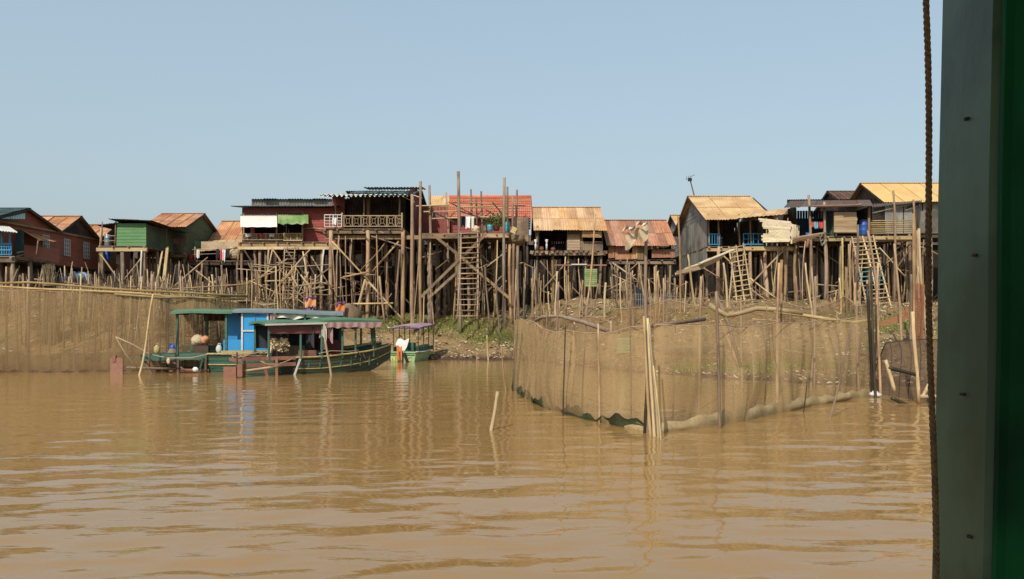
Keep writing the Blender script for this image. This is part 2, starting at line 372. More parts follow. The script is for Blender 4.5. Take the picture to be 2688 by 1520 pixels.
def ground_mat():
    m = bpy.data.materials.new('mud'); m.use_nodes = True
    nt = m.node_tree; N = nt.nodes.new; L = nt.links.new; bs = nt.nodes['Principled BSDF']
    bs.inputs['Roughness'].default_value = 0.9; bs.inputs['Specular IOR Level'].default_value = 0.2
    tc = N('ShaderNodeTexCoord')
    def nz(s, det=5, ro=0.6):
        n = N('ShaderNodeTexNoise'); n.inputs['Scale'].default_value = s; n.inputs['Detail'].default_value = det; n.inputs['Roughness'].default_value = ro
        L(tc.outputs['Object'], n.inputs['Vector']); return n
    def mix(a, b, f, lo, hi):
        r = N('ShaderNodeMapRange'); r.inputs[1].default_value = lo; r.inputs[2].default_value = hi; L(f, r.inputs[0])
        x = N('ShaderNodeMix'); x.data_type = 'RGBA'; L(r.outputs[0], x.inputs[0])
        for k, v in ((6, a), (7, b)):
            if isinstance(v, tuple): x.inputs[k].default_value = v
            else: L(v, x.inputs[k])
        return x.outputs[2]
    big, mid, fine, grn = nz(0.22), nz(1.6, 6), nz(9, 6, 0.7), nz(0.33, 4)
    c = mix(soft(lin(162, 134, 92)), soft(lin(182, 152, 102)), big.outputs['Fac'], 0.4, 0.62)
    c = mix(c, soft(lin(112, 90, 62)), mid.outputs['Fac'], 0.52, 0.7)
    c = mix(c, soft(lin(198, 168, 122)), fine.outputs['Fac'], 0.58, 0.75)
    c = mix(c, soft(lin(132, 128, 66)), grn.outputs['Fac'], 0.54, 0.66)
    # wet mud close to the waterline
    sx = N('ShaderNodeSeparateXYZ'); L(tc.outputs['Object'], sx.inputs[0])
    wet = N('ShaderNodeMapRange'); wet.inputs[1].default_value = 0.32; wet.inputs[2].default_value = 0.06; L(sx.outputs['Z'], wet.inputs[0])
    x = N('ShaderNodeMix'); x.data_type = 'RGBA'; L(wet.outputs[0], x.inputs[0]); L(c, x.inputs[6]); x.inputs[7].default_value = soft(lin(104, 80, 58))
    L(x.outputs[2], bs.inputs['Base Color'])
    b = N('ShaderNodeBump'); b.inputs['Strength'].default_value = 0.9; b.inputs['Distance'].default_value = 0.2
    L(fine.outputs['Fac'], b.inputs['Height']); L(b.outputs[0], bs.inputs['Normal'])
    return m
gx = np.concatenate([np.linspace(-3000, -120, 12)[:-1], np.linspace(-120, -36, 30)[:-1], np.linspace(-36, 32, 430), np.linspace(32, 120, 30)[1:], np.linspace(120, 3000, 12)[1:]])
gy = np.concatenate([np.linspace(20, 56, 260), np.linspace(56, 120, 60)[1:], np.linspace(120, 5000, 30)[1:]])
tag(sheet('mud_bank', gx, gy, gz_np, ground_mat()), kind='structure')

rs = np.random.RandomState(5)
_waves = []
for k in range(34):
    lam = 0.30 * (1.05 ** k) * rs.uniform(0.94, 1.06)
    ang = R(90 + 13) + rs.normal(0, 0.38)
    _waves.append((2 * np.pi / lam * np.cos(ang), 2 * np.pi / lam * np.sin(ang), rs.uniform(0, 6.28), 0.0021 * lam))
for k in range(14):
    lam = rs.uniform(0.5, 1.5); ang = rs.uniform(0, np.pi)
    _waves.append((2 * np.pi / lam * np.cos(ang), 2 * np.pi / lam * np.sin(ang), rs.uniform(0, 6.28), 0.0009 * lam))
def wave_np(x, y):
    z = np.zeros_like(x)
    for kx, ky, ph, a in _waves:
        z += a * np.sin(kx * x + ky * y + ph)
    pat = 0.72 + 0.45 * np.sin(x * 0.23 + 0.11 * y + 1) * np.sin(y * 0.31 - 0.07 * x)
    calm = np.clip((38 - y) / 25, 0.3, 1)
    far = np.clip((60 - np.abs(x)) / 20, 0, 1) * np.clip((y + 6) / 4, 0, 1)
    return z * pat * calm * far
def water_mat():
    m = bpy.data.materials.new('river_water'); m.use_nodes = True
    nt = m.node_tree; N = nt.nodes.new; L = nt.links.new; bs = nt.nodes['Principled BSDF']
    bs.inputs['Roughness'].default_value = 0.028; bs.inputs['IOR'].default_value = 1.33
    tc = N('ShaderNodeTexCoord')
    n0 = N('ShaderNodeTexNoise'); n0.inputs['Scale'].default_value = 0.16; n0.inputs['Detail'].default_value = 3
    L(tc.outputs['Object'], n0.inputs['Vector'])
    x = N('ShaderNodeMix'); x.data_type = 'RGBA'; x.inputs[6].default_value = lin(131, 102, 60); x.inputs[7].default_value = lin(141, 111, 68)
    L(n0.outputs['Fac'], x.inputs[0]); L(x.outputs[2], bs.inputs['Base Color'])
    mp = N('ShaderNodeMapping'); mp.inputs['Scale'].default_value = (2.2, 7.5, 1); mp.inputs['Rotation'].default_value = (0, 0, R(6))
    L(tc.outputs['Object'], mp.inputs['Vector'])
    n1 = N('ShaderNodeTexNoise'); n1.inputs['Scale'].default_value = 1.0; n1.inputs['Detail'].default_value = 3; n1.inputs['Roughness'].default_value = 0.5
    L(mp.outputs[0], n1.inputs['Vector'])
    b = N('ShaderNodeBump'); b.inputs['Strength'].default_value = 0.32; b.inputs['Distance'].default_value = 0.016
    L(n1.outputs['Fac'], b.inputs['Height']); L(b.outputs[0], bs.inputs['Normal'])
    return m
wx = np.concatenate([np.linspace(-3000, -60, 10)[:-1], np.linspace(-60, -24, 60)[:-1], np.linspace(-24, 20, 620), np.linspace(20, 60, 60)[1:], np.linspace(60, 3000, 10)[1:]])
wy = np.concatenate([np.linspace(-3000, -10, 8)[:-1], np.linspace(-10, 4, 30)[:-1], np.linspace(4, 14, 210)[:-1], np.linspace(14, 30, 230)[:-1], np.linspace(30, 46, 110)])
tag(sheet('river_water', wx, wy, wave_np, water_mat()), kind='structure')

# ------------------------------------------------------------------ building blocks
def pole_pts(p0, p1, bend=0.02, seg=5):
    p0, p1 = V(p0), V(p1); l = (p1 - p0).length; pts = []
    a, b = rnd(-1, 1) * bend * l, rnd(-1, 1) * bend * l
    a2, b2 = rnd(-.4, .4) * bend * l, rnd(-.4, .4) * bend * l
    for k in range(seg + 1):
        t = k / seg; q = p0.lerp(p1, t)
        q += V((a * math.sin(math.pi * t) + a2 * math.sin(2 * math.pi * t), b * math.sin(math.pi * t) + b2 * math.sin(2 * math.pi * t), 0))
        pts.append(q)
    return pts
def pole(name, p0, p1, r0, r1, m, parent=None, bend=0.015, seg=5, n=7):
    pts = pole_pts(p0, p1, bend, seg)
    rad = [r0 + (r1 - r0) * k / seg for k in range(seg + 1)]
    rad = [r * rnd(0.92, 1.1) for r in rad]
    return MB().tube(pts, rad, n).build(name, MATS[m], parent, smooth=True, origin=None if parent else p0)
def clap(mb, p0, p1, z0, z1, h=0.16, out=(0, -1, 0), lip=0.022):
    """lapped horizontal boards from p0 to p1 (both x,y) between two heights"""
    p0, p1 = V((p0[0], p0[1], 0)), V((p1[0], p1[1], 0)); o = V(out).normalized()
    z = z0
    while z < z1 - 1e-4:
        t = min(z + h, z1); l = lip * rnd(0.8, 1.3); e = V((0, 0, 1))
        mb.face(p0 + o * l + e * z, p1 + o * l + e * z, p1 + o * .004 + e * t, p0 + o * .004 + e * t)
        mb.face(p0 + e * z, p1 + e * z, p1 + o * l + e * z, p0 + o * l + e * z)
        z = t
    mb.face(p0 - o * .02 + V((0, 0, z0)), p0 - o * .02 + V((0, 0, z1)), p1 - o * .02 + V((0, 0, z1)), p1 - o * .02 + V((0, 0, z0)))
    return mb
def tri_clap(mb, a, b, apex, h=0.16, out=(1, 0, 0), lip=0.02):
    """gable triangle in lapped boards: a, b lower corners, apex"""
    a, b, c, o = V(a), V(b), V(apex), V(out).normalized()
    n = max(2, int((c.z - min(a.z, b.z)) / h))
    for k in range(n):
        t0, t1 = k / n, (k + 1) / n
        q0, q1 = a.lerp(c, t0), b.lerp(c, t0); s0, s1 = a.lerp(c, t1), b.lerp(c, t1)
        mb.face(q0 + o * lip, q1 + o * lip, s1 + o * .004, s0 + o * .004)
        mb.face(q0, q1, q1 + o * lip, q0 + o * lip)
    mb.face(a - o * .02, b - o * .02, c - o * .02)
    return mb
def vboards(mb, p0, p1, z0, z1, wd=0.2, out=(0, -1, 0), ragged=0.0):
    p0, p1 = V((p0[0], p0[1], 0)), V((p1[0], p1[1], 0)); o = V(out).normalized()
    l = (p1 - p0).length; n = max(1, int(l / wd)); e = V((0, 0, 1))
    for k in range(n):
        a, b = p0.lerp(p1, k / n + 0.004), p0.lerp(p1, (k + 1) / n - 0.004)
        q = o * rnd(0.005, 0.03); zb, zt = z0 - rnd(0, ragged), z1 - rnd(0, ragged * .3)
        mb.face(a + q + e * zb, b + q + e * zb, b + q + e * zt, a + q + e * zt)
        mb.face(a - o * .02 + e * zb, a + q + e * zb, a + q + e * zt, a - o * .02 + e * zt)
        mb.face(b + q + e * zb, b - o * .02 + e * zb, b - o * .02 + e * zt, b + q + e * zt)
        mb.face(a - o * .02 + e * zb, a - o * .02 + e * zt, b - o * .02 + e * zt, b - o * .02 + e * zb)
    return mb
def sheets(parent, A, B, C, D, m, width=0.85, rows=2, wave=0.15, amp=0.022, jitter=0.02, name='roof_sheet', lap=0.12):
    """corrugated sheets, each its own object: A-B along the eave, D-C along the ridge"""
    A, B, C, D = V(A), V(B), V(C), V(D)
    nrm = (B - A).cross(D - A).normalized()
    if nrm.z < 0: nrm = -nrm
    L = (B - A).length; n = max(1, round(L / width)); per = max(2, round(L / n / wave)) * 4
    for r in range(rows):
        v0, v1 = r / rows, min(1.0, (r + 1) / rows)
        S = (D - A).length
        v0e = max(0, v0 - lap / S) if r else v0 - rnd(0, 0.03) 
        for k in range(n):
            u0, u1 = k / n, (k + 1) / n + (0.06 / L if k < n - 1 else 0)
            off = 0.006 * (k % 2) + 0.010 * r
            dv = rnd(-jitter, jitter); lift = rnd(0, jitter * .8)
            def fn(a, b):
                u = u0 + (u1 - u0) * a; v = v0e + dv * (1 - b) + (v1 - v0e) * b
                base = A.lerp(B, u).lerp(D.lerp(C, u), v)
                return base + nrm * (amp * math.cos(a * per / 4 * 2 * math.pi) + off + lift * (1 - b))
            MB().grid(fn, per, 2).build(name, MATS[m], parent, smooth=True)
def gable_x(parent, x0, x1, y0, y1, ze, rise, m, oh=0.45, ox=0.3, rows=2, width=0.85, ridge=None, back=True, sheet_name='roof_sheet'):
    """roof with its ridge along x over the rectangle"""
    ym = ridge if ridge else (y0 + y1) / 2; zr = ze + rise
    s0 = rise / (ym - y0); s1 = rise / (y1 - ym)
    a, b = x0 - ox, x1 + ox
    sheets(parent, (a, y0 - oh, ze - s0 * oh), (b, y0 - oh, ze - s0 * oh), (b, ym, zr), (a, ym, zr), m, rows=rows, width=width, name=sheet_name)
    if back:
        sheets(parent, (b, y1 + oh, ze - s1 * oh), (a, y1 + oh, ze - s1 * oh), (a, ym, zr), (b, ym, zr), m, rows=1, width=1.7, name=sheet_name)
    mb = MB(); mb.bar((a, ym, zr + .02), (b, ym, zr + .02), 0.26, 0.035); mb.build('ridge_cap', MATS[m], parent)
    for xx in (a + .03, b - .03):
        mb = MB(); mb.bar((xx, y0 - oh, ze - s0 * oh - .07), (xx, ym, zr - .07), .03, .1); mb.bar((xx, ym, zr - .07), (xx, y1 + oh, ze - s1 * oh - .07), .03, .1)
        mb.build('barge_board', MATS['plank_dark'], parent)
def gable_y(parent, x0, x1, y0, y1, ze, rise, m, oh=0.3, ox=0.35, rows=2, width=0.9):
    xm = (x0 + x1) / 2; zr = ze + rise; s = rise / (xm - x0); a, b = y0 - oh, y1 + oh
    sheets(parent, (x0 - ox, b, ze - s * ox), (x0 - ox, a, ze - s * ox), (xm, a, zr), (xm, b, zr), m, rows=rows, width=width)
    sheets(parent, (x1 + ox, a, ze - s * ox), (x1 + ox, b, ze - s * ox), (xm, b, zr), (xm, a, zr), m, rows=rows, width=width)
    MB().bar((xm, a, zr + .02), (xm, b, zr + .02), 0.26, 0.035).build('ridge_cap', MATS[m], parent)
def deck(parent, x0, x1, y0, y1, z, m='plank', beam='beam', joists=True, plank=0.22):
    mb = MB(); y = y0
    while y < y1 - 0.01:
        e = min(y + plank, y1)
        mb.box((x0 - rnd(0, .08), y + .006, z - .045 - rnd(0, .012)), (x1 + rnd(0, .08), e - .006, z - rnd(0, .012))); y = e
    o = mb.build('floor', MATS[m], parent); o['kind'] = 'stuff'
    MB().box((x0 - .05, y0 + .06, z - .3), (x1 + .05, y0 + .2, z - .12)).build('beam', MATS[beam], parent)
    for xx in (x0 + .07, x1 - .07):
        MB().box((xx - .06, y0 - .08, z - .125), (xx + .06, y1, z - .05)).build('beam', MATS[beam], parent)
    if joists:
        n = max(2, int((x1 - x0) / .75))
        for k in range(1, n):
            xx = x0 + (x1 - x0) * k / n + rnd(-.08, .08)
            MB().box((xx - .045, y0 - rnd(.05, .25), z - .122), (xx + .045, y1, z - .052)).build('joist', MATS[beam], parent)
def stilts(parent, xs, ys, z, r=0.1, m='pole', thin=1.0, jit=0.12):
    for j, y in enumerate(ys):
        for x in xs:
            xx, yy = x + (rnd(-jit, jit) if j else 0), y + (rnd(-jit, jit) if j else 0)
            rr = r * rnd(.8, 1.15) * (1 if j == 0 else thin)
            pole('stilt', (xx + rnd(-.1, .1), yy + rnd(-.1, .1), gz(xx, yy) - .35), (xx, yy, z), rr * 1.08, rr * .92, m if j == 0 else 'pole_dark' if random.random() < .25 else 'pole_grey', parent, bend=.025)
def brace(parent, a, b, r=0.05, m='pole', name='brace'):
    return pole(name, a, b, r, r * .85, m, parent, bend=.01, seg=4, n=6)
def tangle(parent, lo, hi_, y0_, y1_, d0, d1, n, name='brace'):
    """thin props and cross sticks tied under a floor"""
    for k in range(n):
        p, dd = rnd(lo, hi_), rnd(d0, d1)
        if random.random() < .62:
            a = P(p, y0_ + rnd(0, 14), dd); x_ = XX(p + rnd(-14, 14), dd); b = V((x_, dd + rnd(-.4, .4), gz(x_, dd) - .15))
        else:
            l = rnd(30, 110); an = rnd(-1.0, 1.0); y_ = rnd(y0_ + 25, y1_ - 15)
            a = P(p - l / 2 * math.cos(an), y_ - l / 2 * math.sin(an), dd); b = P(p + l / 2 * math.cos(an), y_ + l / 2 * math.sin(an), dd + rnd(-.3, .3))
            for q in (a, b): q.z = min(max(q.z, gz(q.x, q.y)), ZZ(y0_, dd))
        r_ = rnd(.025, .055)
        pole(name, b, a, r_, r_ * .8, random.choice(('pole', 'pole_pale', 'pole_grey', 'pole')), parent, bend=.03, seg=4, n=5)
def ladder(label, a0, a1, b0, b1, n, m='pole', r=0.045, rr=0.026, extra=0, over=0.08, colors=None):
    """a0-a1 left rail bottom to top, b0-b1 right rail"""
    t = thing('ladder', label, 'ladder', V(a0))
    for p, q in ((a0, a1), (b0, b1)): pole('rail', p, q, r, r * .9, m, t, bend=.012)
    for k in range(extra):
        f = (k + 1) / (extra + 1); pole('rail', V(a0).lerp(V(b0), f), V(a1).lerp(V(b1), f), r, r * .9, m, t, bend=.012)
    for k in range(n):
        f = (k + .6) / n; p, q = V(a0).lerp(V(a1), f), V(b0).lerp(V(b1), f); e = (q - p).normalized() * over
        e.z += rnd(-.02, .02); fr = V((0, -r * .9, 0))
        mm = colors[k] if colors and k in colors else m
        pole('rung', p - e * rnd(.5, 1.6) + fr, q + e * rnd(.5, 1.6) + fr + V((0, 0, rnd(-.04, .04))), rr * rnd(.85, 1.2), rr, mm, t, bend=.01, seg=2, n=6)
    return t
def railing(parent, x0, x1, y, z0, z1, m='pole', n=12, pattern='bars', name='railing'):
    """a fence panel along x: rails and every bar are parts of their own"""
    for z in (z0, z1): MB().box((x0, y - .025, z - .025), (x1, y + .025, z + .025)).build('rail', MATS[m], parent)
    if pattern == 'lattice':
        k = n; st = (x1 - x0) / k
        for i in range(k):
            a, b = x0 + i * st, x0 + (i + 1) * st; g = st * .16; zc = (z0 + z1) / 2
            for xx in (a + g * .4, a + g): MB().box((xx - .014, y - .02, z0 + .03), (xx + .014, y + .02, z1 - .03)).build('baluster', MATS[m], parent)
            l, r_ = a + g + .015, b - .015
            mb = MB(); hw, hh = (r_ - l) * .22, (z1 - z0) * .2; xc = (l + r_) / 2
            for p, q in (((l, z0), (xc - hw, zc - hh)), ((r_, z0), (xc + hw, zc - hh)), ((l, z1), (xc - hw, zc + hh)), ((r_, z1), (xc + hw, zc + hh)),
                         ((xc - hw, zc - hh), (xc + hw, zc - hh)), ((xc - hw, zc + hh), (xc + hw, zc + hh)), ((xc - hw, zc - hh), (xc - hw, zc + hh)), ((xc + hw, zc - hh), (xc + hw, zc + hh))):
                mb.bar((p[0], y, p[1]), (q[0], y, q[1]), .022, .024, up=(0, 1, 0))
            mb.build('lattice', MATS[m], parent)
    elif pattern == 'bars':
        for i in range(n + 1):
            xx = x0 + (x1 - x0) * i / n
            MB().box((xx - .016, y - .02, z0), (xx + .016, y + .02, z1)).build('baluster', MATS[m], parent)
    elif pattern == 'rails':
        for i in range(1, n):
            zz = z0 + (z1 - z0) * i / n
            MB().box((x0, y - .02, zz - .015), (x1, y + .02, zz + .015)).build('rail', MATS[m], parent)
        for xx in (x0, (x0 + x1) / 2, x1): MB().box((xx - .022, y - .03, z0), (xx + .022, y + .03, z1)).build('baluster', MATS[m], parent)
def wall(parent, p0, p1, z0, z1, m, out=(0, -1, 0), style='clap', name='wall', h=0.16, ragged=0):
    mb = MB()
    if style == 'clap': clap(mb, p0, p1, z0, z1, h, out)
    else: vboards(mb, p0, p1, z0, z1, h, out, ragged)
    return tag(mb.build(name, MATS[m], parent), kind='stuff')
def cloth(parent, fn, nu, nv, m, name='awning'):
    return MB().grid(fn, nu, nv).build(name, MATS[m], parent, smooth=True)
def shell(parent, x0, x1, y0, y1, z0, z1, wm, style='clap', left=True, right=True, back=True, wm_side=None, rise=0, ridge=None, h=0.16):
    """side and back walls with gable triangles on the sides"""
    ws = wm_side or wm; ym = ridge or (y0 + y1) / 2
    if left:
        wall(parent, (x0, y1), (x0, y0), z0, z1, ws, (-1, 0, 0), style, h=h)
        if rise: tag(tri_clap(MB(), (x0, y0, z1), (x0, y1, z1), (x0, ym, z1 + rise - .04), h, (-1, 0, 0)).build('gable', MATS[ws], parent), kind='stuff')
    if right:
        wall(parent, (x1, y0), (x1, y1), z0, z1, ws, (1, 0, 0), style, h=h)
        if rise: tag(tri_clap(MB(), (x1, y0, z1), (x1, y1, z1), (x1, ym, z1 + rise - .04), h, (1, 0, 0)).build('gable', MATS[ws], parent), kind='stuff')
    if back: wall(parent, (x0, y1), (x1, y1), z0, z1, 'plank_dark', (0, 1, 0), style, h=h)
def drum(label, px, ytop, ybot, d, wpx, m, name='plastic_drum', cat='drum'):
    b = P(px, ybot, d); r = wpx / 2 / F * d; hh = (ybot - ytop) / F * d
    t = thing(name, label, cat, b)
    MB().lathe(b, [(r * .93, 0), (r, hh * .05), (r, hh * .3), (r * 1.05, hh * .33), (r, hh * .36), (r, hh * .62), (r * 1.05, hh * .65), (r, hh * .68), (r, hh * .93), (r * .9, hh * .98)], 18).build('body', MATS[m], t, smooth=True)
    MB().lathe(b + V((0, 0, hh * .98)), [(r * .94, 0), (r * .94, hh * .04), (r * .4, hh * .05)], 18).build('lid', MATS[m], t, smooth=True)
    return t
def garment(label, px, y, d, wpx, hpx, m, seed=0, name='garment', cat='laundry', group='laundry hung out on the houses'):
    """a cloth hanging over a rail, folded and wavy"""
    a = P(px - wpx / 2, y, d); wd = wpx / F * d; hh = hpx / F * d
    def fn(u, v):
        k = math.sin(u * 9 + seed) * .03 + math.sin(u * 17 + seed * 2) * .015
        vv = v * 2 - 1
        drop = hh * abs(vv) * (1 - .25 * mnoise.noise(V((u * 3 + seed, seed, 0)))) if vv < 0 else hh * .6 * vv
        return V((a.x + wd * (u - .5) * (1 - .15 * abs(vv)) + wd / 2, a.y + .07 * vv + k, a.z - drop))
    o = MB().grid(fn, 10, 8).build(name, MATS[m], None, smooth=True, origin=a - V((0, 0, hh)))
    return tag(o, label, cat, group)

# ================================================================== the houses, from left to right
GH = 'stilt houses along the bank'
def house(name, label, x, y, cat='house'): return thing(name, label, cat, V((x, y, gz(x, y))), GH)

# ---- long brick-red house with three gables, its long wall running away from the viewer
bx, by0, by1, bz0, bz1 = -26.9, 41.0, 56.5, 5.35, 7.35
t = house('stilt_house', 'long brick-red boarded house with three gables in a row at far left', -30, 41)
wall(t, (bx, by0), (bx, by1), bz0, bz1, 'brick_board', (1, 0, 0), 'clap', h=.15)
wall(t, (bx - 8, by0), (bx, by0), bz0, bz1, 'brick_board', (0, -1, 0), 'clap', h=.15)
wall(t, (bx - 8, by1), (bx, by1), bz0, bz1, 'plank_dark', (0, 1, 0), 'clap')
deck(t, bx - 8, bx, by0, by1, bz0, 'plank_dark', 'pole_dark', joists=False)
for k, (a, b, zr, m) in enumerate(((41.0, 47.3, 8.25, 'teal_roof'), (47.3, 51.7, 8.5, 'rust_orange'), (51.7, 56.5, 8.5, 'rust_orange'))):
    gable_x(t, bx - 8, bx, a + .05, b - .05, bz1, zr - bz1, m, oh=.02, ox=.3, rows=2, width=.9)
    tag(tri_clap(MB(), (bx, a, bz1), (bx, b, bz1), (bx, (a + b) / 2, zr - .05), .15, (1, 0, 0)).build('gable', MATS['plank_dark' if k else 'brick_board'], t), kind='stuff')
MB().box((bx + .01, by0, bz1 - .12), (bx + .14, by1, bz1 - .02)).build('eave_rail', MATS['beam'], t)
for px_, wd in ((118, .62), (174, .62), (225, .62)):
    yy = 26.9 * F / (CX - px_); z0_ = bz0 + .62; hh = .98
    f = MB(); f.box((bx - .03, yy - wd / 2, z0_), (bx + .05, yy + wd / 2, z0_ + hh))
    wnd = f.build('window', MATS['glass_dark'], t)
    fr = MB()
    for a in (-wd / 2, -wd / 6, wd / 6, wd / 2): fr.box((bx + .04, yy + a - .025, z0_), (bx + .075, yy + a + .025, z0_ + hh))
    fr.build('frame', MATS['fascia_white'], wnd)
    br = MB()
    for j in range(5): br.box((bx + .042, yy - wd / 2 - .03, z0_ + hh * j / 4 - .025), (bx + .08, yy + wd / 2 + .03, z0_ + hh * j / 4 + .025))
    br.build('glazing_bar', MATS['fascia_white'], wnd)
for y_ in np.linspace(by0 + .3, by1 - .3, 9):
    for x_ in (bx - .25, bx - 3.5, bx - 7): pole('stilt', (x_ + rnd(-.1, .1), y_, gz(x_, y_) - .3), (x_, y_, bz0), .1, .09, 'pole_grey', t)
# lean-to awning over the window, from the wall towards the river
yy0 = 26.9 * F / (CX - 50); A = P(52, 602, 43.3); B = P(80, 610, 46.4); C_ = P(146, 634, 45.6); D_ = P(100, 630, 42.4)
sheets(t, D_, C_, B, A, 'rust_orange_y', rows=1, width=1.0, name='awning_sheet')
for a, b in ((C_, V((C_.x - .1, C_.y, bz0 + .1))), (D_, V((D_.x - .1, D_.y, bz0 + .1)))): brace(t, b, a - V((0, 0, .03)), .04, 'pole_grey', 'awning_post')
wall(t, (bx + .9, 42.6), (bx + 1.2, 45.4), bz0, bz0 + .75, 'brick_board', (1, 0, 0), 'clap')
for dz in (.35, .75): brace(t, P(46, 680 - dz * 22, 42.0), P(118, 665 - dz * 24, 45.2), .045, 'pole', 'rail')

# ---- porch with blue railing at the picture's left edge
t = house('porch_house', 'open porch with blue railing and pale tin awning at left picture edge', -28, 39.2)
px0, px1, pd = XX(-60, 39.5), XX(34, 39.5), 39.5
pz = ZZ(672, pd)
deck(t, px0, px1, pd, pd + 3.2, pz, 'plank', 'pole_grey')
railing(t, px0, px1 - .1, pd + .05, pz + .08, pz + .56, 'blue_paint', n=14, pattern='bars')
railing(t, px0, px1 - .1, pd + .03, pz + .3, pz + .62, 'blue_paint', n=2, pattern='rails')
wall(t, (px0, pd + 3.1), (XX(62, pd + 3.1), pd + 3.1), pz, pz + 1.6, 'interior_teal', (0, -1, 0), 'v')
sheets(t, P(-60, 600, 38.9), P(46, 611, 38.9), P(18, 592, 42.6), P(-70, 575, 42.6), 'fascia_white', rows=1, name='roof_sheet')
sheets(t, P(-60, 575, 41.6), P(66, 574, 41.6), P(66, 556, 44), P(-60, 556, 44), 'teal_roof', rows=1, name='roof_sheet')
for px_ in (-20, 6, 26): pole('post', (XX(px_, pd + .1), pd + .1, pz), (XX(px_, pd + .1), pd + .1, ZZ(606, 39.4)), .05, .045, 'blue_paint', t)
stilts(t, [px0 + .2, px1 - 1, px1 - .15], [pd + .2, pd + 1.6, pd + 3], pz, .1)

# ---- green hut on a raised platform with a drum terrace
d = 50.0; z = ZZ(645, d); zt = ZZ(586, d)
xa, xb, xc = XX(262, d), XX(306, d), XX(384, d)
t = house('green_hut', 'bright green boarded hut with flat tin roof on tall square stilts', xb, d)
deck(t, xa, xc, d - .1, d + 4.2, z, 'plank', 'beam')
MB().box((xa - .15, d - .16, z - .36), (xc + .1, d + .02, z - .14)).build('beam', MATS['pole_pale'], t)
wall(t, (xb, d), (xc, d), z, zt, 'green_board', (0, -1, 0), 'clap', h=.2)
wall(t, (xc, d), (xc, d + 4), z, zt - .05, 'green_dark', (1, 0, 0), 'clap', h=.2)  # same boards in darker green, standing for the side turned from the sun
wall(t, (xb, d + 4), (xb, d), z, zt, 'plank_dark', (-1, 0, 0), 'clap')
wall(t, (xb, d + 4), (xc, d + 4), z, zt - .1, 'plank_dark', (0, 1, 0), 'clap')
sheets(t, (xb - .35, d - .4, zt + .22), (xc + .5, d - .4, zt + .12), (xc + .9, d + 4.4, zt - .18), (xb - .35, d + 4.4, zt + .05), 'dark_roof', rows=1)
sheets(t, (xa - .3, d + .2, zt - .14), (xb + .2, d + .2, zt + .1), (xb + .2, d + 3.6, zt + .05), (xa - .3, d + 3.6, zt - .2), 'dark_roof', rows=1)
for px_ in (268, 322, 378): MB().bar((XX(px_, d) + .05, d, gz(XX(px_, d), d) - .4), (XX(px_, d), d, z - .3), .2, .2).build('stilt', MATS['pole_grey'], t)
pole('stilt', (XX(370, d - .2), d - .2, gz(XX(370, d), d) - .4), (XX(372, d - .2), d - .2, z - .3), .05, .05, 'fascia_white', t)
stilts(t, [xa + .2, xb + .5, xc - .2], [d + 2, d + 4], z, .1)
for px_ in (268, 303): pole('post', (XX(px_, d), d - .06, z), (XX(px_ + 2, d), d - .06, zt + .1), .045, .04, 'pole', t)
for zz in (.32, .62): MB().box((xa, d - .02, z + zz - .02), (xb, d + .03, z + zz + .02)).build('rail', MATS['pole'], t)
brace(t, P(264, 668, d - .12), P(328, 758, d - .12), .05, 'pole_pale'); brace(t, P(372, 676, d - .12), P(322, 738, d - .12), .05)
brace(t, P(258, 735, d + .6), P(266, 600, d - .2), .06, 'pole_pale')
drum('pale blue water drum standing on the green hut terrace', 283, 615, 645, d + .8, 17, 'steel_tank')
drum('blue drum hung under the green hut platform', 281, 660, 688, d + 1.0, 14, 'blue_drum')
MB_ = MB(); MB_.box(P(305, 668, d + 1.2), P(315, 692, d + 1.25)); tag(MB_.build('white_board', MATS['fascia_white'], None, origin=P(310, 692, d + 1.2)), 'small white board hanging below the green hut platform', 'board')

# ---- green gable house with rusty roof
d = 54.0; z = ZZ(664, d); zt = ZZ(590, d); xa, xb = XX(388, d), XX(488, d)
t = house('stilt_house', 'narrow green gabled house with bright orange rusted roof beside the green hut', xa, d)
deck(t, xa - .1, xb + .1, d - .3, d + 5.6, z, 'plank', 'beam')
wall(t, (xa, d), (xb, d), z, z + 1.2, 'plank', (0, -1, 0), 'v', h=.18)
wall(t, (xa, d), (xb, d), z + 1.2, zt, 'green_dark', (0, -1, 0), 'clap')
shell(t, xa, xb, d, d + 5.5, z, zt, 'green_dark', rise=1.1, h=.18)
gable_x(t, xa, xb, d, d + 5.5, zt, 1.1, 'rust_orange', oh=.5, ox=.25, rows=2)
f = MB().box((xb - 1.0, d - .05, z + .62), (xb - .45, d - .02, z + .95)).build('shutter', MATS['red_lead'], t)
MB().box((xb + .02, d + 1.4, z), (xb + .05, d + 2.8, z + .95)).build('side_panel', MATS['green_board'], t)
stilts(t, [xa + .1, (xa + xb) / 2, xb - .1], [d, d + 2.7, d + 5.3], z, .1)
pole('post', (XX(437, 52.2), 52.2, gz(XX(437, 52.2), 52.2) - .3), P(437, 590, 52.2), .06, .05, 'pole_grey', t)
for (a, b, c_, e_) in ((424, 760, 438, 650), (431, 765, 441, 648), (412, 740, 426, 660)): brace(t, P(a, b, 50.4), P(c_, e_, 51.2), .07, 'pole_pale', 'stilt')

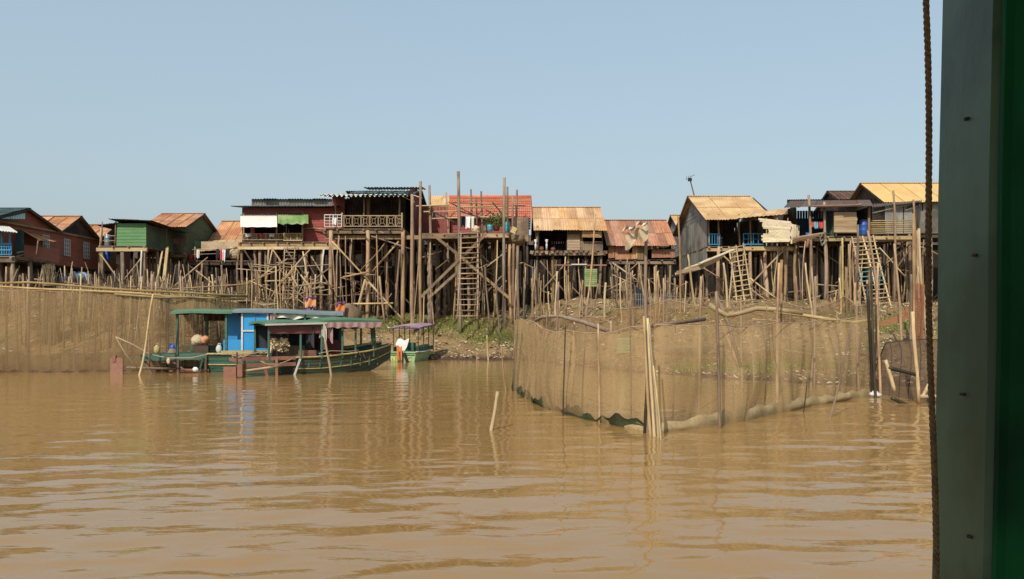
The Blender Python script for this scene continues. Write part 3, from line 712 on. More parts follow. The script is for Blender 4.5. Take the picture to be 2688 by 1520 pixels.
# ---- orange-roofed house with a cloth porch
d = 57.0; z = ZZ(684, 54.0); zt = ZZ(648, d); xa, xb = XX(540, d), XX(668, d)
t = house('stilt_house', 'house with broad orange tin roof and ragged cloth porch left of the red house', xa, d)
deck(t, XX(487, 54), XX(668, 54), 54.0, d + 6, z, 'plank', 'plank_dark')
gable_x(t, xa, xb, d, d + 7, zt, 2.25, 'rust_orange', oh=.3, ox=.1, rows=2)
sheets(t, P(520, 660, 54.6), P(640, 652, 54.6), P(640, 628, 56.9), P(548, 632, 56.9), 'tan_roof', rows=1)
shell(t, xa, xb, d, d + 7, z, zt, 'plank_dark', rise=2.2)
wall(t, (xa + 1.2, d), (xb, d), z, zt, 'plank_dark', (0, -1, 0), 'v')
def fn(u, v): 
    p = P(528 + 100 * u, 634, 54.4).lerp(P(528 + 106 * u, 656 - 20 * u * u, 54.2), v); p.y += .12 * math.sin(u * 14) * v; p.z -= .12 * math.sin(u * 3.1) * v; return p
cloth(t, fn, 24, 4, 'tan_cloth')
for px_ in (489, 512, 570, 625): pole('post', (XX(px_, 54.1), 54.1, z), P(px_, 648, 54.1), .045, .04, 'pole', t)
for yy in (655, 668): brace(t, P(505, yy, 54.05), P(628, yy - 4, 54.05), .025, 'pole_pale', 'rail')
stilts(t, [XX(p_, 54) for p_ in (492, 530, 580, 622, 660)], [54.1, 56.5, 59, 62], z, .09)
brace(t, P(495, 696, 53.8), P(610, 782, 52.5), .05); brace(t, P(447, 760, 50.5), P(545, 676, 53.6), .055, 'pole_pale')
MB().blob(P(618, 666, 54.5), (.45, .3, .42), 3, rough=.5).build('bundle', MATS['sack'], t, smooth=True)
tag(MB().lathe(P(502, 683, 54.3), [(.13, 0), (.17, .33), (.18, .35)], 12).build('bucket', MATS['red_plastic'], None, smooth=True, origin=P(502, 683, 54.3)), 'red plastic bucket on the cloth porch deck', 'bucket')
for k, (px_, hp, m) in enumerate(((520, 22, 'white_thing'), (571, 24, 'dark_cloth'), (582, 26, 'red_plastic'), (588, 30, 'white_thing'), (598, 22, 'dark_cloth'))):
    garment(['white garment hung beside the red bucket on the cloth porch', 'dark garment at the left of the cloth porch wash line', 'red garment in the middle of the cloth porch wash line', 'long white garment in the middle of the cloth porch wash line', 'dark garment at right end of the cloth porch wash line'][k], px_, 655, 54.04, 9, hp, m, k)

# ---- red house with white and green awnings
d = 51.0; z = ZZ(636, d); zt = ZZ(545, d); xa, xb, xm = XX(636, d), XX(893, d), XX(797, d)
t = house('stilt_house', 'dark red boarded house with white and green awnings over its porch', xa, d)
deck(t, xa - .1, xb, d - .4, d + 9, z, 'plank', 'beam')
MB().box((xa - .1, d - .5, z - .5), (xb, d - .36, z - .32)).build('beam', MATS['pole_pale'], t)
wall(t, (xm, d), (xb, d), z - .02, zt, 'red_board', (0, -1, 0), 'clap', h=.17)
wall(t, (xa, d), (xm, d), ZZ(568, d), zt, 'red_board', (0, -1, 0), 'clap', h=.17)
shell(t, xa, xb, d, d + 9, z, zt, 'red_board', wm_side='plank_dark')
wall(t, (xa, d + 3), (xm, d + 3), z, zt, 'plank_dark', (0, -1, 0), 'v')
MB().box((xa + .3, d + 1.9, z), (xa + 1.6, d + 2.3, z + .8)).build('cupboard', MATS['plank_dark'], t)
MB().box((XX(658, d), d - .04, z), (XX(668, d), d + .06, ZZ(566, d))).build('post', MATS['red_board'], t)
for px_ in (640, 726, 795): pole('post', (XX(px_, d - .3), d - .3, z), (XX(px_, d - .3), d - .3, ZZ(560, d)), .06, .055, 'pole', t)
sheets(t, (xa - .5, d - .75, zt - .02), (xb, d - .75, zt - .02), (xb, d + 1.9, zt + .26), (xa - .5, d + 1.9, zt + .26), 'teal_roof', rows=1, amp=.03)
zu = ZZ(523, d + 1.6); zl = ZZ(541, d + 1.6)
mb = MB()
def fnw(u, v): return V((XX(660, d + 1.6) + (xb - XX(660, d + 1.6)) * u, d + 1.6 + .03 * math.cos(u * 34 * 2 * math.pi), zl + (zu - zl) * v))
MB().grid(fnw, 34 * 4, 1).build('clerestory_wall', MATS['grey_roof'], t, smooth=True)
sheets(t, (XX(656, d + 1.3), d + 1.3, zu - .02), (xb + .3, d + 1.3, zu - .02), (xb + .3, d + 9.2, zu - .35), (XX(656, d + 1.3), d + 9.2, zu - .35), 'teal_roof', rows=1, amp=.03)
def aw(p0, p1, yt, yb, out, m, nm, ruff):
    def fn(u, v):
        a = P(p0 + (p1 - p0) * u, yt, d - .32); b = P(p0 + (p1 - p0) * u, yb, d - .32 - out)
        q = a.lerp(b, v); q.y -= .05 * math.sin(u * 30) * v * ruff; q.z += .04 * math.sin(u * 21 + 1) * v * ruff - .1 * ruff * math.sin(math.pi * v) * u; return q
    cloth(t, fn, 40, 6, m, nm)
aw(631, 727, 566, 596, .8, 'white_cloth', 'awning', .25)
aw(729, 809, 563, 588, .9, 'green_cloth', 'awning', 1.0)
sheets(t, P(631, 567, d - .36), P(727, 567, d - .36), P(727, 563, d - .05), P(631, 563, d - .05), 'fascia_white', rows=1, wave=.12, name='awning_sheet')
sheets(t, P(727, 566, d - .4), P(795, 564, d - .4), P(795, 560, d - .05), P(727, 560, d - .05), 'teal_roof', rows=1, wave=.14, name='awning_sheet')
railing(t, XX(636, d - .4), XX(742, d - .4), d - .4, z + .12, z + .5, 'plank_light', n=9, pattern='lattice')
railing(t, XX(744, d - .4), XX(793, d - .4), d - .4, z + .08, z + .52, 'pole_pale', n=13, pattern='bars')
for k, (px_, m) in enumerate(((652, 'white_thing'), (686, 'red_plastic'), (714, 'white_thing'))):
    garment(['pale bundle of washing on the red house porch rail, left', 'red cloth over the red house porch rail', 'pale cloth on the red house porch rail beside the red one'][k], px_, 613, d - .44, 14, 9, m, k + 5)
stilts(t, [XX(p_, d) for p_ in (641, 686, 726, 806, 848)], [d - .2, d + 2.4, d + 5, d + 8], z, .11)
for a, b, c_, e_, m in ((714, 652, 740, 690, 'pole'), (795, 660, 815, 775, 'pole_pale'), (640, 655, 672, 705, 'pole_dark'), (850, 655, 842, 760, 'fascia_white'), (705, 655, 697, 810, 'pole'), (715, 656, 698, 740, 'pole_pale')): brace(t, P(a, b, d - .5), P(c_, e_, d - .9), .055, m)
brace(t, P(796, 594, d - .1), P(850, 603, d - .3), .05, 'plank', 'loose_board'); brace(t, P(798, 600, d - .1), P(856, 600, d - .3), .04, 'plank_light', 'loose_board')

# ---- veranda house with lattice railing
d = 48.4; z = ZZ(600, d); zt = ZZ(517, d); xa, xb = XX(850, d), XX(1058, d)
t = house('stilt_house', 'tall veranda house with lattice railing and scalloped tin eave', xa, d)
deck(t, xa, xb, d, d + 11, z, 'plank', 'plank')
MB().box((xa, d + .3, z - .62), (xb + 2.2, d + .46, z - .38)).build('beam', MATS['plank'], t)
for px_ in (902, 948, 998): MB().bar(P(px_, 608, d - .1), P(px_ + 10, 612, d - .5), .1, .05).build('bracket', MATS['beam'], t)
railing(t, XX(900, d), xb, d + .02, z + .14, z + .78, 'plank_light', n=7, pattern='lattice')
railing(t, XX(852, d - .1), XX(897, d - .1), d - .1, z + .1, z + .82, 'fascia_white', n=4, pattern='rails')
railing(t, XX(866, d - .1), XX(886, d - .1), d - .12, z + .1, z + .82, 'fascia_white', n=2, pattern='bars')
for px_ in (898, 1055): MB().box((XX(px_, d) - .05, d - .05, z), (XX(px_, d) + .05, d + .05, z + .95)).build('newel', MATS['plank_light'], t)
yb_ = d + 2.6
wall(t, (XX(872, yb_), yb_), (XX(905, yb_), yb_), z, zt + .4, 'red_board', (0, -1, 0), 'clap')
wall(t, (XX(962, yb_), yb_), (XX(972, yb_), yb_), z, zt + .4, 'plank', (0, -1, 0), 'v')
wall(t, (XX(905, yb_), yb_ + .5), (XX(1062, yb_), yb_ + .5), z, zt + .4, 'plank_dark', (0, -1, 0), 'v')
rx = XX(1076, 51)
wall(t, (rx, yb_ + .5), (rx, d + 11), z, zt + .9, 'red_board', (1, 0, 0), 'clap'); wall(t, (xa + .6, d + 11), (xa + .6, yb_), z, zt + .4, 'plank_dark', (-1, 0, 0), 'clap')
tag(tri_clap(MB(), (rx, d + 1, zt + .5), (rx, d + 11, zt + .5), (rx, d + 6.2, zt + 1.55), .16, (1, 0, 0)).build('gable', MATS['red_board'], t), kind='stuff')
wall(t, (xa, d + 11), (rx, d + 11), z, zt + .4, 'plank_dark', (0, 1, 0), 'clap')
for px_, yy in ((880, d + .15), (955, d + .15), (966, d + 1.4), (1048, d + .15)): pole('post', (XX(px_, yy), yy, z), (XX(px_, yy), yy, zt + .1), .055, .05, 'pole', t)
sheets(t, (xa - .15, d - .75, zt), (XX(1075, d), d - .75, zt + .02), (XX(1075, d), d + 3.2, zt + .52), (xa - .15, d + 3.2, zt + .5), 'teal_roof', rows=1, wave=.26, amp=.055)
sheets(t, (XX(918, 51), d + 2.6, zt + .62), (rx + .4, d + 2.6, zt + .62), (rx + .4, d + 6.2, zt + 1.35), (XX(918, 51), d + 6.2, zt + 1.35), 'teal_roof', rows=1, wave=.2, amp=.035)
sheets(t, (rx + .4, d + 11.4, zt + .3), (xa, d + 11.4, zt + .3), (xa, d + 6.2, zt + 1.35), (rx + .4, d + 6.2, zt + 1.35), 'teal_roof', rows=1, width=1.7)
sheets(t, (XX(946, 53), d + 5.2, zt + 1.42), (rx + .5, d + 5.2, zt + 1.42), (rx + .5, d + 7.6, zt + 1.66), (XX(946, 53), d + 7.6, zt + 1.66), 'teal_roof', rows=1, wave=.2, amp=.035)
def fns(u, v):
    return V((xa - .15 + (XX(1075, d) - xa + .15) * u, d - .78 - .03 * (1 - v), zt + .05 - (1 - v) * (.10 + .075 * math.cos(u * 2 * math.pi * 19))))
MB().grid(fns, 19 * 8, 2).build('scalloped_trim', MATS['fascia_white'], t, smooth=True)
for a, b in (((1055, 515), (1088, 530)), ((1085, 512), (1108, 520))): MB().bar(P(a[0], a[1], d + .8), P(b[0], b[1], d + .8), .09, .04).build('eave_board', MATS['fascia_white'], t)
for px_, wpx, m in ((868, 12, 'pole'), (965, 11, 'pole'), (1057, 11, 'pole')):
    pole('stilt', (XX(px_, d + .1), d + .1, gz(XX(px_, d), d) - .4), (XX(px_ + 1, d + .1), d + .1, z - .1), .13, .115, m, t, bend=.008, n=9)
stilts(t, [XX(p_, d) for p_ in (905, 945, 990, 1030, 1070)], [d + 2.8, d + 5, d + 7.5, d + 10.5], z, .115)
pole('stilt', (XX(925, d - .3), d - .3, gz(XX(960, d), d) - .4), P(959, 733, d - .3), .08, .07, 'pole_pale', t)
for a, b, c_, e_, dd, m in ((872, 634, 975, 745, -.1, 'pole_pale'), (968, 740, 1066, 848, -.1, 'pole_pale'), (1047, 634, 972, 720, .4, 'pole'), (1043, 650, 995, 728, 3, 'pole_grey'), (1012, 720, 1082, 806, 3, 'pole_grey'), (925, 735, 1028, 805, 3, 'pole_grey'), (905, 655, 962, 710, 3, 'pole_grey'),
    (975, 620, 1082, 655, .2, 'pole_grey'), (905, 717, 985, 722, -.2, 'pole_grey'), (900, 728, 968, 714, -.2, 'pole'), (922, 798, 1032, 796, -.5, 'pole_pale'), (1050, 655, 1037, 815, -.3, 'pole'), (932, 740, 925, 800, 1, 'pole'), (996, 725, 1010, 850, -1.5, 'pole')): brace(t, P(a, b, d + dd), P(c_, e_, d + dd * 1.1), .065 if m != 'pole_grey' else .05, m)
tangle(t, 870, 1070, 612, 830, d - .2, d + 3, 26)
garment('white cloth bag hanging over the veranda corner rail', 878, 572, d - .16, 12, 18, 'white_thing', 3)

# ---- platform with tall unfinished posts
d = 47.0; z = ZZ(612, d); xa, xb = XX(1100, d), XX(1335, d)
t = house('post_platform', 'open plank platform with tall bare posts rising above it', xa, d, 'platform')
deck(t, xa, xb, d, d + 5.5, z, 'plank', 'plank')
MB().box((xa, d - .05, z - .32), (XX(1210, d), d + .05, z - .05)).build('beam', MATS['plank'], t); MB().box((XX(1262, d), d - .05, z - .26), (xb, d + .05, z - .05)).build('beam', MATS['plank_light'], t)
for px_, yt, wpx, dd in ((1082, 510, 10, .5), (1104, 476, 8, -.1), (1127, 486, 8, 1.5), (1171, 505, 6, 5.4), (1203, 450, 9, -.1), (1236, 497, 6, 5.2), (1250, 518, 6, 5.3), (1263, 502, 6, 5.2), (1324, 466, 8, 0), (1332, 490, 6, 3), (1345, 514, 6, 4), (1357, 498, 7, 4.6)):
    x_ = XX(px_, d + dd); r_ = wpx / 2 / F * d
    pole('stilt', (XX(px_, d) + rnd(-.15, .15), d + dd, gz(x_, d + dd) - .4), P(px_, yt, d + dd), r_ * 1.1, r_ * .85, 'pole_grey' if px_ > 1160 else 'pole', t, bend=.006, seg=8, n=8)
# wrapped posts beneath
for px_, dd in ((1127, 2.0), (1148, 3.0), (1168, 4.0), (1188, 5.0)):
    x_ = XX(px_, d + dd); g_ = gz(x_, d + dd)
    pts = [(x_ + .03 * math.sin(k * 1.7), d + dd, g_ - .3 + (z - g_ + .2) * k / 26) for k in range(27)]
    MB().tube(pts, [.1 + .035 * (k % 2) for k in range(27)], 8).build('stilt', MATS['pole_grey'], t, smooth=False)
stilts(t, [XX(p_, d) for p_ in (1222, 1262, 1300, 1345)], [d + 2.7, d + 5.3], z, .1)
for px_, yt in ((1322, 625), (1338, 640), (1348, 640), (1359, 645)): pole('stilt', (XX(px_ + 4, d + .4), d + .4, gz(XX(px_, d), d) - .3), P(px_, yt, d + .4), .09, .08, 'pole', t)
for a, b, c_, e_, dd, m in ((1138, 617, 1210, 675, -.25, 'plank'), (1210, 675, 1336, 782, -.25, 'plank'), (1278, 612, 1208, 680, -.3, 'plank'), (1210, 676, 1105, 780, -.3, 'plank'), (1200, 715, 1124, 783, .6, 'plank'), (1286, 640, 1250, 680, 3, 'plank_dark')):
    MB().bar(P(a, b, d + dd), P(c_, e_, d + dd), .16, .05, up=(0, 1, 0)).build('brace', MATS[m], t)
for a, b, c_, e_, dd, m in ((1085, 540, 1362, 547, 5.0, 'pole_pale'), (1092, 541, 1180, 538, 1.3, 'pole_pale'), (1112, 556, 1200, 554, 1.3, 'pole_pale'), (1132, 574, 1345, 567, 4.8, 'pole_pale'), (1128, 552, 1202, 588, 1.2, 'plank_dark'), (1178, 530, 1240, 562, 1.6, 'plank_dark'), (1205, 553, 1300, 584, 1.4, 'plank_dark'), (1292, 530, 1322, 565, 2.5, 'plank_dark'), (1275, 550, 1300, 566, 2.5, 'plank_dark'), (1186, 530, 1380, 540, 5.1, 'pole')): brace(t, P(a, b, d + dd), P(c_, e_, d + dd), .045, m, 'rail')  # pale level rails, and dark bars slanting down to the right
tangle(t, 1090, 1365, 622, 820, d - .2, d + 3, 34)
g = thing('potted_shrub', 'bushy green potted shrub on the tall post platform', 'plant', P(1303, 606, d + 1.2))
b_ = P(1303, 606, d + 1.2)
MB().lathe(b_, [(.16, 0), (.24, .3), (.26, .34), (.22, .35)], 12).build('pot', MATS['clay_pot'], g, smooth=True)
mb = MB()
for k in range(420):
    q = V((random.gauss(0, .32), random.gauss(0, .3), abs(random.gauss(.35, .26)) + .3)); n_ = V((rnd(-1, 1), rnd(-1, 1), rnd(-.2, 1))).normalized(); s_ = rnd(.05, .1)
    a_ = n_.orthogonal().normalized() * s_; c_ = n_.cross(a_).normalized() * s_ * .5; p_ = b_ + q
    mb.face(p_ - a_, p_ - c_, p_ + a_, p_ + c_)
tag(mb.build('foliage', MATS['leaf'], g), kind='stuff')
mb = MB()
for k in range(9): mb.tube([b_ + V((0, 0, .3)), b_ + V((rnd(-.35, .35), rnd(-.3, .3), rnd(.6, .95)))], [.015, .006], 5)
mb.build('stem', MATS['twig'], g)
drum('turquoise drum beside the potted shrub on the post platform', 1286, 590, 607, d + .8, 15, 'aqua_drum')
drum('tall blue drum right of the potted shrub on the post platform', 1332, 583, 609, d + .8, 13, 'aqua_drum')
MB_ = MB(); MB_.bar(P(1345, 612, d + .2), P(1352, 597, d + .3), .3, .06, up=(0, 1, 0)); tag(MB_.build('loose_board', MATS['yellow_paint'], None, origin=P(1345, 612, d + .2)), 'yellow board propped at the right end of the post platform', 'board')
for k, (px_, wd, hp, m) in enumerate(((1216, 14, 26, 'dark_cloth'), (1228, 14, 30, 'white_thing'), (1241, 8, 32, 'white_cloth'))):
    garment(['dark garment on the post platform wash line', 'white shirt on the post platform wash line, middle', 'narrow white cloth on the post platform wash line, right'][k], px_, 568, d + .5, wd, hp, m, k + 9)
MB_ = MB(); MB_.blob(P(1248, 602, d + .6), (.24, .2, .22), 5, rough=.5); tag(MB_.build('sack', MATS['sack'], None, smooth=True, origin=P(1248, 611, d + .6)), 'pale cloth sack on the post platform above the ladder', 'sack')
ladder('tall two-rail stick ladder up to the post platform', P(1200, 838, 44.2), P(1210, 608, d - .15), P(1252, 838, 44.2), P(1254, 605, d - .15), 17, 'pole', .05, .032)

# ---- tiled red house behind
d = 53.0; z = ZZ(612, d); zt = ZZ(568, d); xa, xb = XX(1184, d), XX(1384, d)
t = house('stilt_house', 'dark red house with bright orange clay tile roof behind the post platform', xa, d)
wall(t, (xa, d), (xb, d), z - .3, zt, 'red_board', (0, -1, 0), 'clap', h=.18)
shell(t, xa, xb, d, d + 6, z - .3, zt, 'plank_dark', rise=1.7, h=.2)
deck(t, xa, xb, d - .2, d + 6, z - .3, 'plank_dark', 'plank_dark', joists=False)
ym, zr, ov = d + 3, zt + 1.7, .4; sl = 1.7 / 3
mb = MB(); nr = 13; nc = 42; x0_, x1_ = xa - .35, xb + .35
for side in (0, 1):
    for r_ in range(nr):
        for c in range(nc):
            u0, u1 = c / nc, (c + 1) / nc; v0, v1 = r_ / nr, (r_ + 1.12) / nr
            f_ = lambda v: (d - ov + (3 + ov) * v, zt - sl * ov + (1.7 + sl * ov) * v) if not side else (d + 6 + ov - (3 + ov) * v, zt - sl * ov + (1.7 + sl * ov) * v)
            (y0_, z0_), (y1_, z1_) = f_(v0), f_(min(v1, 1.02))
            xl_, xr_ = x0_ + (x1_ - x0_) * u0, x0_ + (x1_ - x0_) * u1; xm_ = (xl_ + xr_) / 2
            lf = .05 + rnd(0, .012)
            mb.face((xl_, y0_, z0_ + .03), (xm_, y0_, z0_ + .03 + lf), (xm_, y1_, z1_ + lf * .5), (xl_, y1_, z1_)); mb.face((xm_, y0_, z0_ + .03 + lf), (xr_, y0_, z0_ + .03), (xr_, y1_, z1_), (xm_, y1_, z1_ + lf * .5))
tag(mb.build('roof_tiles', MATS['clay_tile'], t), kind='stuff')
MB().tube([(x0_, ym, zr + .05), (x1_, ym, zr + .05)], .11, 8).build('ridge_tiles', MATS['clay_tile'], t, smooth=True)
MB().bar((x1_ - .02, d - ov, zt - sl * ov - .03), (x1_ - .02, ym, zr - .03), .03, .14).build('barge_board', MATS['plank_dark'], t)
f = MB().box((XX(1262, d), d - .05, z + .15), (XX(1282, d), d - .025, zt - .15)).build('door', MATS['plank'], t)
stilts(t, list(np.linspace(xa + .2, xb - .2, 5)), [d, d + 3, d + 5.8], z - .3, .1, 'pole_grey')
# brown side shed with thatch at its right
wall(t, (xb + .05, d - 1.6), (xb + .05, d), z - .9, zt - .3, 'plank_dark', (1, 0, 0), 'v'); wall(t, (xb - .9, d - 1.6), (xb + .05, d - 1.6), z - .7, zt - .25, 'plank', (0, -1, 0), 'v', h=.14)
MB().blob(P(1352, 628, 48.2), (.75, .6, .38), 8, rough=.5).build('thatch_heap', MATS['twig'], t, smooth=True)

# ---- narrow house in the gap, tan roof
d = 56.0; z = ZZ(618, d); zt = ZZ(540, d); xa, xb = XX(1108, d), XX(1181, d)
t = house('stilt_house', 'narrow red house with pale tan roof in the gap behind the tall posts', xa, d)
wall(t, (xa, d), (xb, d), z, zt, 'red_board', (0, -1, 0), 'v', h=.22)
shell(t, xa, xb, d, d + 6, z, zt, 'plank_dark', 'v'); deck(t, xa, xb, d - .1, d + 6, z, 'plank_dark', 'plank_dark', joists=False)
sheets(t, (xa + .3, d + .2, zt - .4), (xb + .1, d + .2, zt - .4), (xb + .1, d + 3, zt + 1.15), (xa + .3, d + 3, zt + 1.15), 'tan_roof', rows=1)
stilts(t, [xa + .1, xb - .1], [d, d + 5.5], z, .1, 'pole_grey')

# ---- tan-roofed house with a wide dark opening
d = 51.5; z = ZZ(660, d); zt = ZZ(594, d); xa, xb = XX(1408, d), XX(1582, d)
t = house('stilt_house', 'small plank house with tan tin roof and wide dark opening', xa, d)
deck(t, xa - .3, xb + .1, d - .7, d + 6.2, z, 'plank_dark', 'plank')
for k in range(16):
    x_ = xa - .3 + (xb - xa + .4) * k / 15
    MB().bar((x_, d - .75, z - .03), (x_ + rnd(-.1, .1), d - .72 - rnd(0, .1), z - rnd(.12, .3)), .2, .03, up=(0, 1, 0)).build('fringe_board', MATS['plank'], t)
xo = XX(1488, d)
wall(t, (xo, d), (XX(1530, d), d), z, zt, 'plank', (0, -1, 0), 'clap', h=.24)
for k in range(6): MB().box((xo + .02, d - .08, z + .08 + k * .17), (XX(1522, d), d - .04, z + .235 + k * .17)).build('board', MATS['plank_light'], t)
wall(t, (XX(1530, d), d), (xb, d), ZZ(622, d) + .5, zt, 'plank', (0, -1, 0), 'clap'); wall(t, (XX(1530, d), d), (xb, d), z, ZZ(634, d), 'plank', (0, -1, 0), 'v', h=.1)
for k in range(3): MB().bar(P(1528, 604 + k * 7.4, d - .15 - k * .14), P(1579, 605 + k * 7.4, d - .15 - k * .14), .05, .19, up=(0, -.5, 1)).build('shutter_board', MATS['tan_roof'], t)
shell(t, xa, xb, d, d + 6, z, zt, 'plank_dark', 'v', rise=1.55)
wall(t, (xa, d + 3.2), (xb, d + 3.2), z, zt + .8, 'plank_dark', (0, -1, 0), 'v')
pole('post', (XX(1411, d - .3), d - .3, z), (XX(1411, d - .3), d - .3, zt), .07, .06, 'pole', t); pole('post', (XX(1412, d), d, z), (XX(1414, d), d, zt), .05, .05, 'pole_grey', t)
gable_x(t, xa, xb, d, d + 6, zt + .03, 1.6, 'rust_roof', oh=.6, ox=.2, rows=2, width=.6)
stilts(t, [XX(p_, d) for p_ in (1410, 1450, 1491, 1535, 1577)], [d - .3, d + 2, d + 4, d + 6], z, .085)
for a, b, c_, e_ in ((1418, 685, 1485, 770), (1490, 685, 1420, 765)): brace(t, P(a, b, d - .5), P(c_, e_, d - .5), .055, 'pole_grey')
tangle(t, 1400, 1590, 672, 795, d - 1, d + 2, 22)
MB().box(P(1455, 694, d - .9), P(1592, 698, d - .82)).build('cross_rail', MATS['red_lead'], t); MB().box(P(1500, 692.5, d - .96), P(1540, 695.5, d - .91)).build('cross_rail', MATS['fascia_white'], t)
for k, (px_, m, r_, hh) in enumerate(((1422, 'clay_pot', .16, .25), (1452, 'clay_pot', .17, .2))):
    b_ = P(px_, 658, d - .4); tag(MB().lathe(b_, [(r_ * .7, 0), (r_, hh * .5), (r_ * .7, hh * .9), (r_ * .8, hh)], 12).build('clay_pot', MATS[m], None, smooth=True, origin=b_), ['brown clay pot at left on the tan-roofed house deck', 'wide brown pot before the dark opening'][k], 'pot')
for k, px_ in enumerate((1406, 1435)):
    b_ = P(px_, 656, d - .5); mb = MB().lathe(b_, [(.06, 0), (.065, .35), (.03, .42), (.1, .6), (.09, .66)], 10)
    tag(mb.build('white_jug', MATS['white_thing'], None, smooth=True, origin=b_), ['slim white container at the left post of the tan-roofed house', 'slim white container inside the dark opening'][k], 'container')
f = thing('slatted_screen', 'light green slatted panel hung below the tan-roofed house', 'panel', P(1550, 752, d - 2.0))
for k in range(9): MB().box(P(1535, 706 + k * 5.2, d - 2.0), P(1567, 710.4 + k * 5.2, d - 1.96)).build('slat', MATS['green_cloth'], f)
for px_ in (1535, 1551, 1567): MB().box(P(px_ - .8, 705, d - 1.955), P(px_ + .8, 752, d - 1.93)).build('batten', MATS['green_board'], f)

# ---- low rusty house
d = 52.2; z = ZZ(682, d); zt = ZZ(634, d); xa, xb = XX(1600, d), XX(1762, d)
t = house('stilt_house', 'low patched house with rust-red tin roof and rusty sheet walls', xa, d)
deck(t, xa - .2, xb + .2, d - .4, d + 6, z, 'plank_dark', 'plank')
gable_x(t, xa, xb, d, d + 6, zt, 1.75, 'rust_red', oh=.5, ox=.25, rows=2, width=.55)
shell(t, xa, xb, d, d + 6, z, zt, 'plank_dark', 'v', rise=1.7)
wall(t, (xa, d + 1.6), (xb, d + 1.6), z, zt, 'plank_dark', (0, -1, 0), 'v')
for a, b, y0_, y1_, m in ((1597, 1614, 642, 678, 'rust_red'), (1615, 1652, 648, 664, 'rust_red'), (1615, 1660, 665, 681, 'rust_orange'), (1660, 1674, 645, 680, 'rust_roof'), (1674, 1690, 636, 682, 'plank'), (1711, 1772, 655, 677, 'rust_red')):
    n_ = max(2, int((b - a) / 4))
    def fn(u, v): return V((XX(a + (b - a) * u, d - .1), d - .12 + .02 * math.cos(u * n_ * 2 * math.pi) + rnd(0, .01), ZZ(y1_ + (y0_ - y1_) * v, d - .1) + .03 * u))
    MB().grid(fn, n_ * 4, 1).build('wall_sheet', MATS[m], t)
for k in range(7): MB().bar(P(1705 + k * 7, 655 - k * 1, d - .2), P(1700 + k * 9, 636 + k * 1.5, d - .25), .14, .04, up=(0, 1, 0)).build('loose_board', MATS['thatch' if k % 2 else 'plank'], t)
MB().blob(P(1742, 646, d - .1), (.35, .2, .16), 4, rough=.5).build('tarp', MATS['boat_roof_green'], t, smooth=True)
stilts(t, [XX(p_, d) for p_ in (1604, 1640, 1680, 1722, 1758)], [d - .2, d + 2, d + 4, d + 6], z, .08)
tangle(t, 1595, 1770, 688, 795, d - 1.5, d + 2, 26)
brace(t, P(1608, 690, d - .5), P(1672, 735, d - .6), .055, 'pole_pale'); brace(t, P(1675, 690, d - .5), P(1650, 712, d - .5), .03)

# ---- grey zinc house with tan roof, blue railings and ladder
d = 47.5; z = ZZ(646, d); zt = ZZ(566, d); xa, xb = XX(1858, d), XX(2084, d); xr = XX(2030, d)
t = house('stilt_house', 'grey zinc-walled house with smooth tan roof and blue porch railings', xa, d)
deck(t, xa, xb, d, d + 8, z, 'plank', 'plank_light')
MB().box((XX(1950, d), d - .06, z - .26), (xb, d + .03, z - .05)).build('beam', MATS['pole_pale'], t)
wall(t, (xa, d + 8), (xa, d + .2), z - 1.0, zt, 'zinc', (-1, 0, 0), 'v', h=.4)
tag(tri_clap(MB(), (xa, d, zt), (xa, d + 8, zt), (xa, d + 4, zt + 1.72), .25, (-1, 0, 0)).build('gable', MATS['zinc'], t), kind='stuff')
shell(t, xa, xr, d, d + 8, z, zt, 'zinc', 'v', left=False, rise=1.72)
wall(t, (xa, d + 3), (xr, d + 3), z, zt, 'plank_dark', (0, -1, 0), 'v')
gable_x(t, xa, xr - .55, d, d + 8, zt, 1.75, 'tan_roof', oh=.75, ox=.35, rows=2, width=1.2)
sheets(t, P(1928, 574, 46.3), P(2068, 562, 46.3), P(2068, 547, 48.8), P(1958, 557, 48.8), 'tan_roof', rows=1, wave=.3, amp=.02)
for px_ in (1862, 1888, 1942, 1972): pole('post', (XX(px_, d + .1), d + .1, z), (XX(px_ - 2, d + .1), d + .1, zt + .1), .06, .055, 'pole', t)
railing(t, XX(1863, d), XX(1890, d), d + .04, z + .1, z + .72, 'blue_paint', n=4, pattern='bars')
railing(t, XX(1952, d), XX(2004, d), d + .04, z + .1, z + .74, 'blue_paint', n=2, pattern='rails'); railing(t, XX(1952, d), XX(2004, d), d + .06, z + .12, z + .74, 'blue_paint', n=4, pattern='bars')
# ragged woven bamboo panel hung on the porch
dw = d - 1.15
pn = thing('woven_screen', 'ragged pale woven bamboo screen hung slantwise on the zinc house porch', 'screen', P(2040, 640, dw))
for k in range(14):
    y_ = 578 + k * 4.5
    a = P(1999 + rnd(-3, 5) + (18 if 5 < k < 9 else 0) - (6 if k < 2 else 0), y_ - 3, dw); b = P(2077 - k * .25 + rnd(-3, 3), y_ + 6 - k * .8, dw - .12)
    MB().bar(a, b, .03, .115, up=(0, 0, 1)).build('slat', MATS['thatch'], pn)
for k in range(5): MB().bar(P(2079 + k * 4.4, 588 + k, dw + .1 + k * .2), P(2077 + k * 4.4, 640 - k, dw + .1 + k * .2), .1, .03, up=(0, 1, 0)).build('slat', MATS['thatch'], pn)
for px_ in (2012, 2040, 2068): MB().bar(P(px_, 572, dw + .03), P(px_, 645, dw + .02), .05, .03, up=(0, 1, 0)).build('batten', MATS['bamboo'], pn)
for px_ in (2012, 2068): MB().bar(P(px_, 644, dw + .04), P(px_, 644, d), .05, .05).build('batten', MATS['bamboo'], pn)
stilts(t, [XX(p_, d) for p_ in (1888, 1930, 1970, 2010, 2058)], [d + .1, d + 2.6, d + 5, d + 7.5], z, .1)
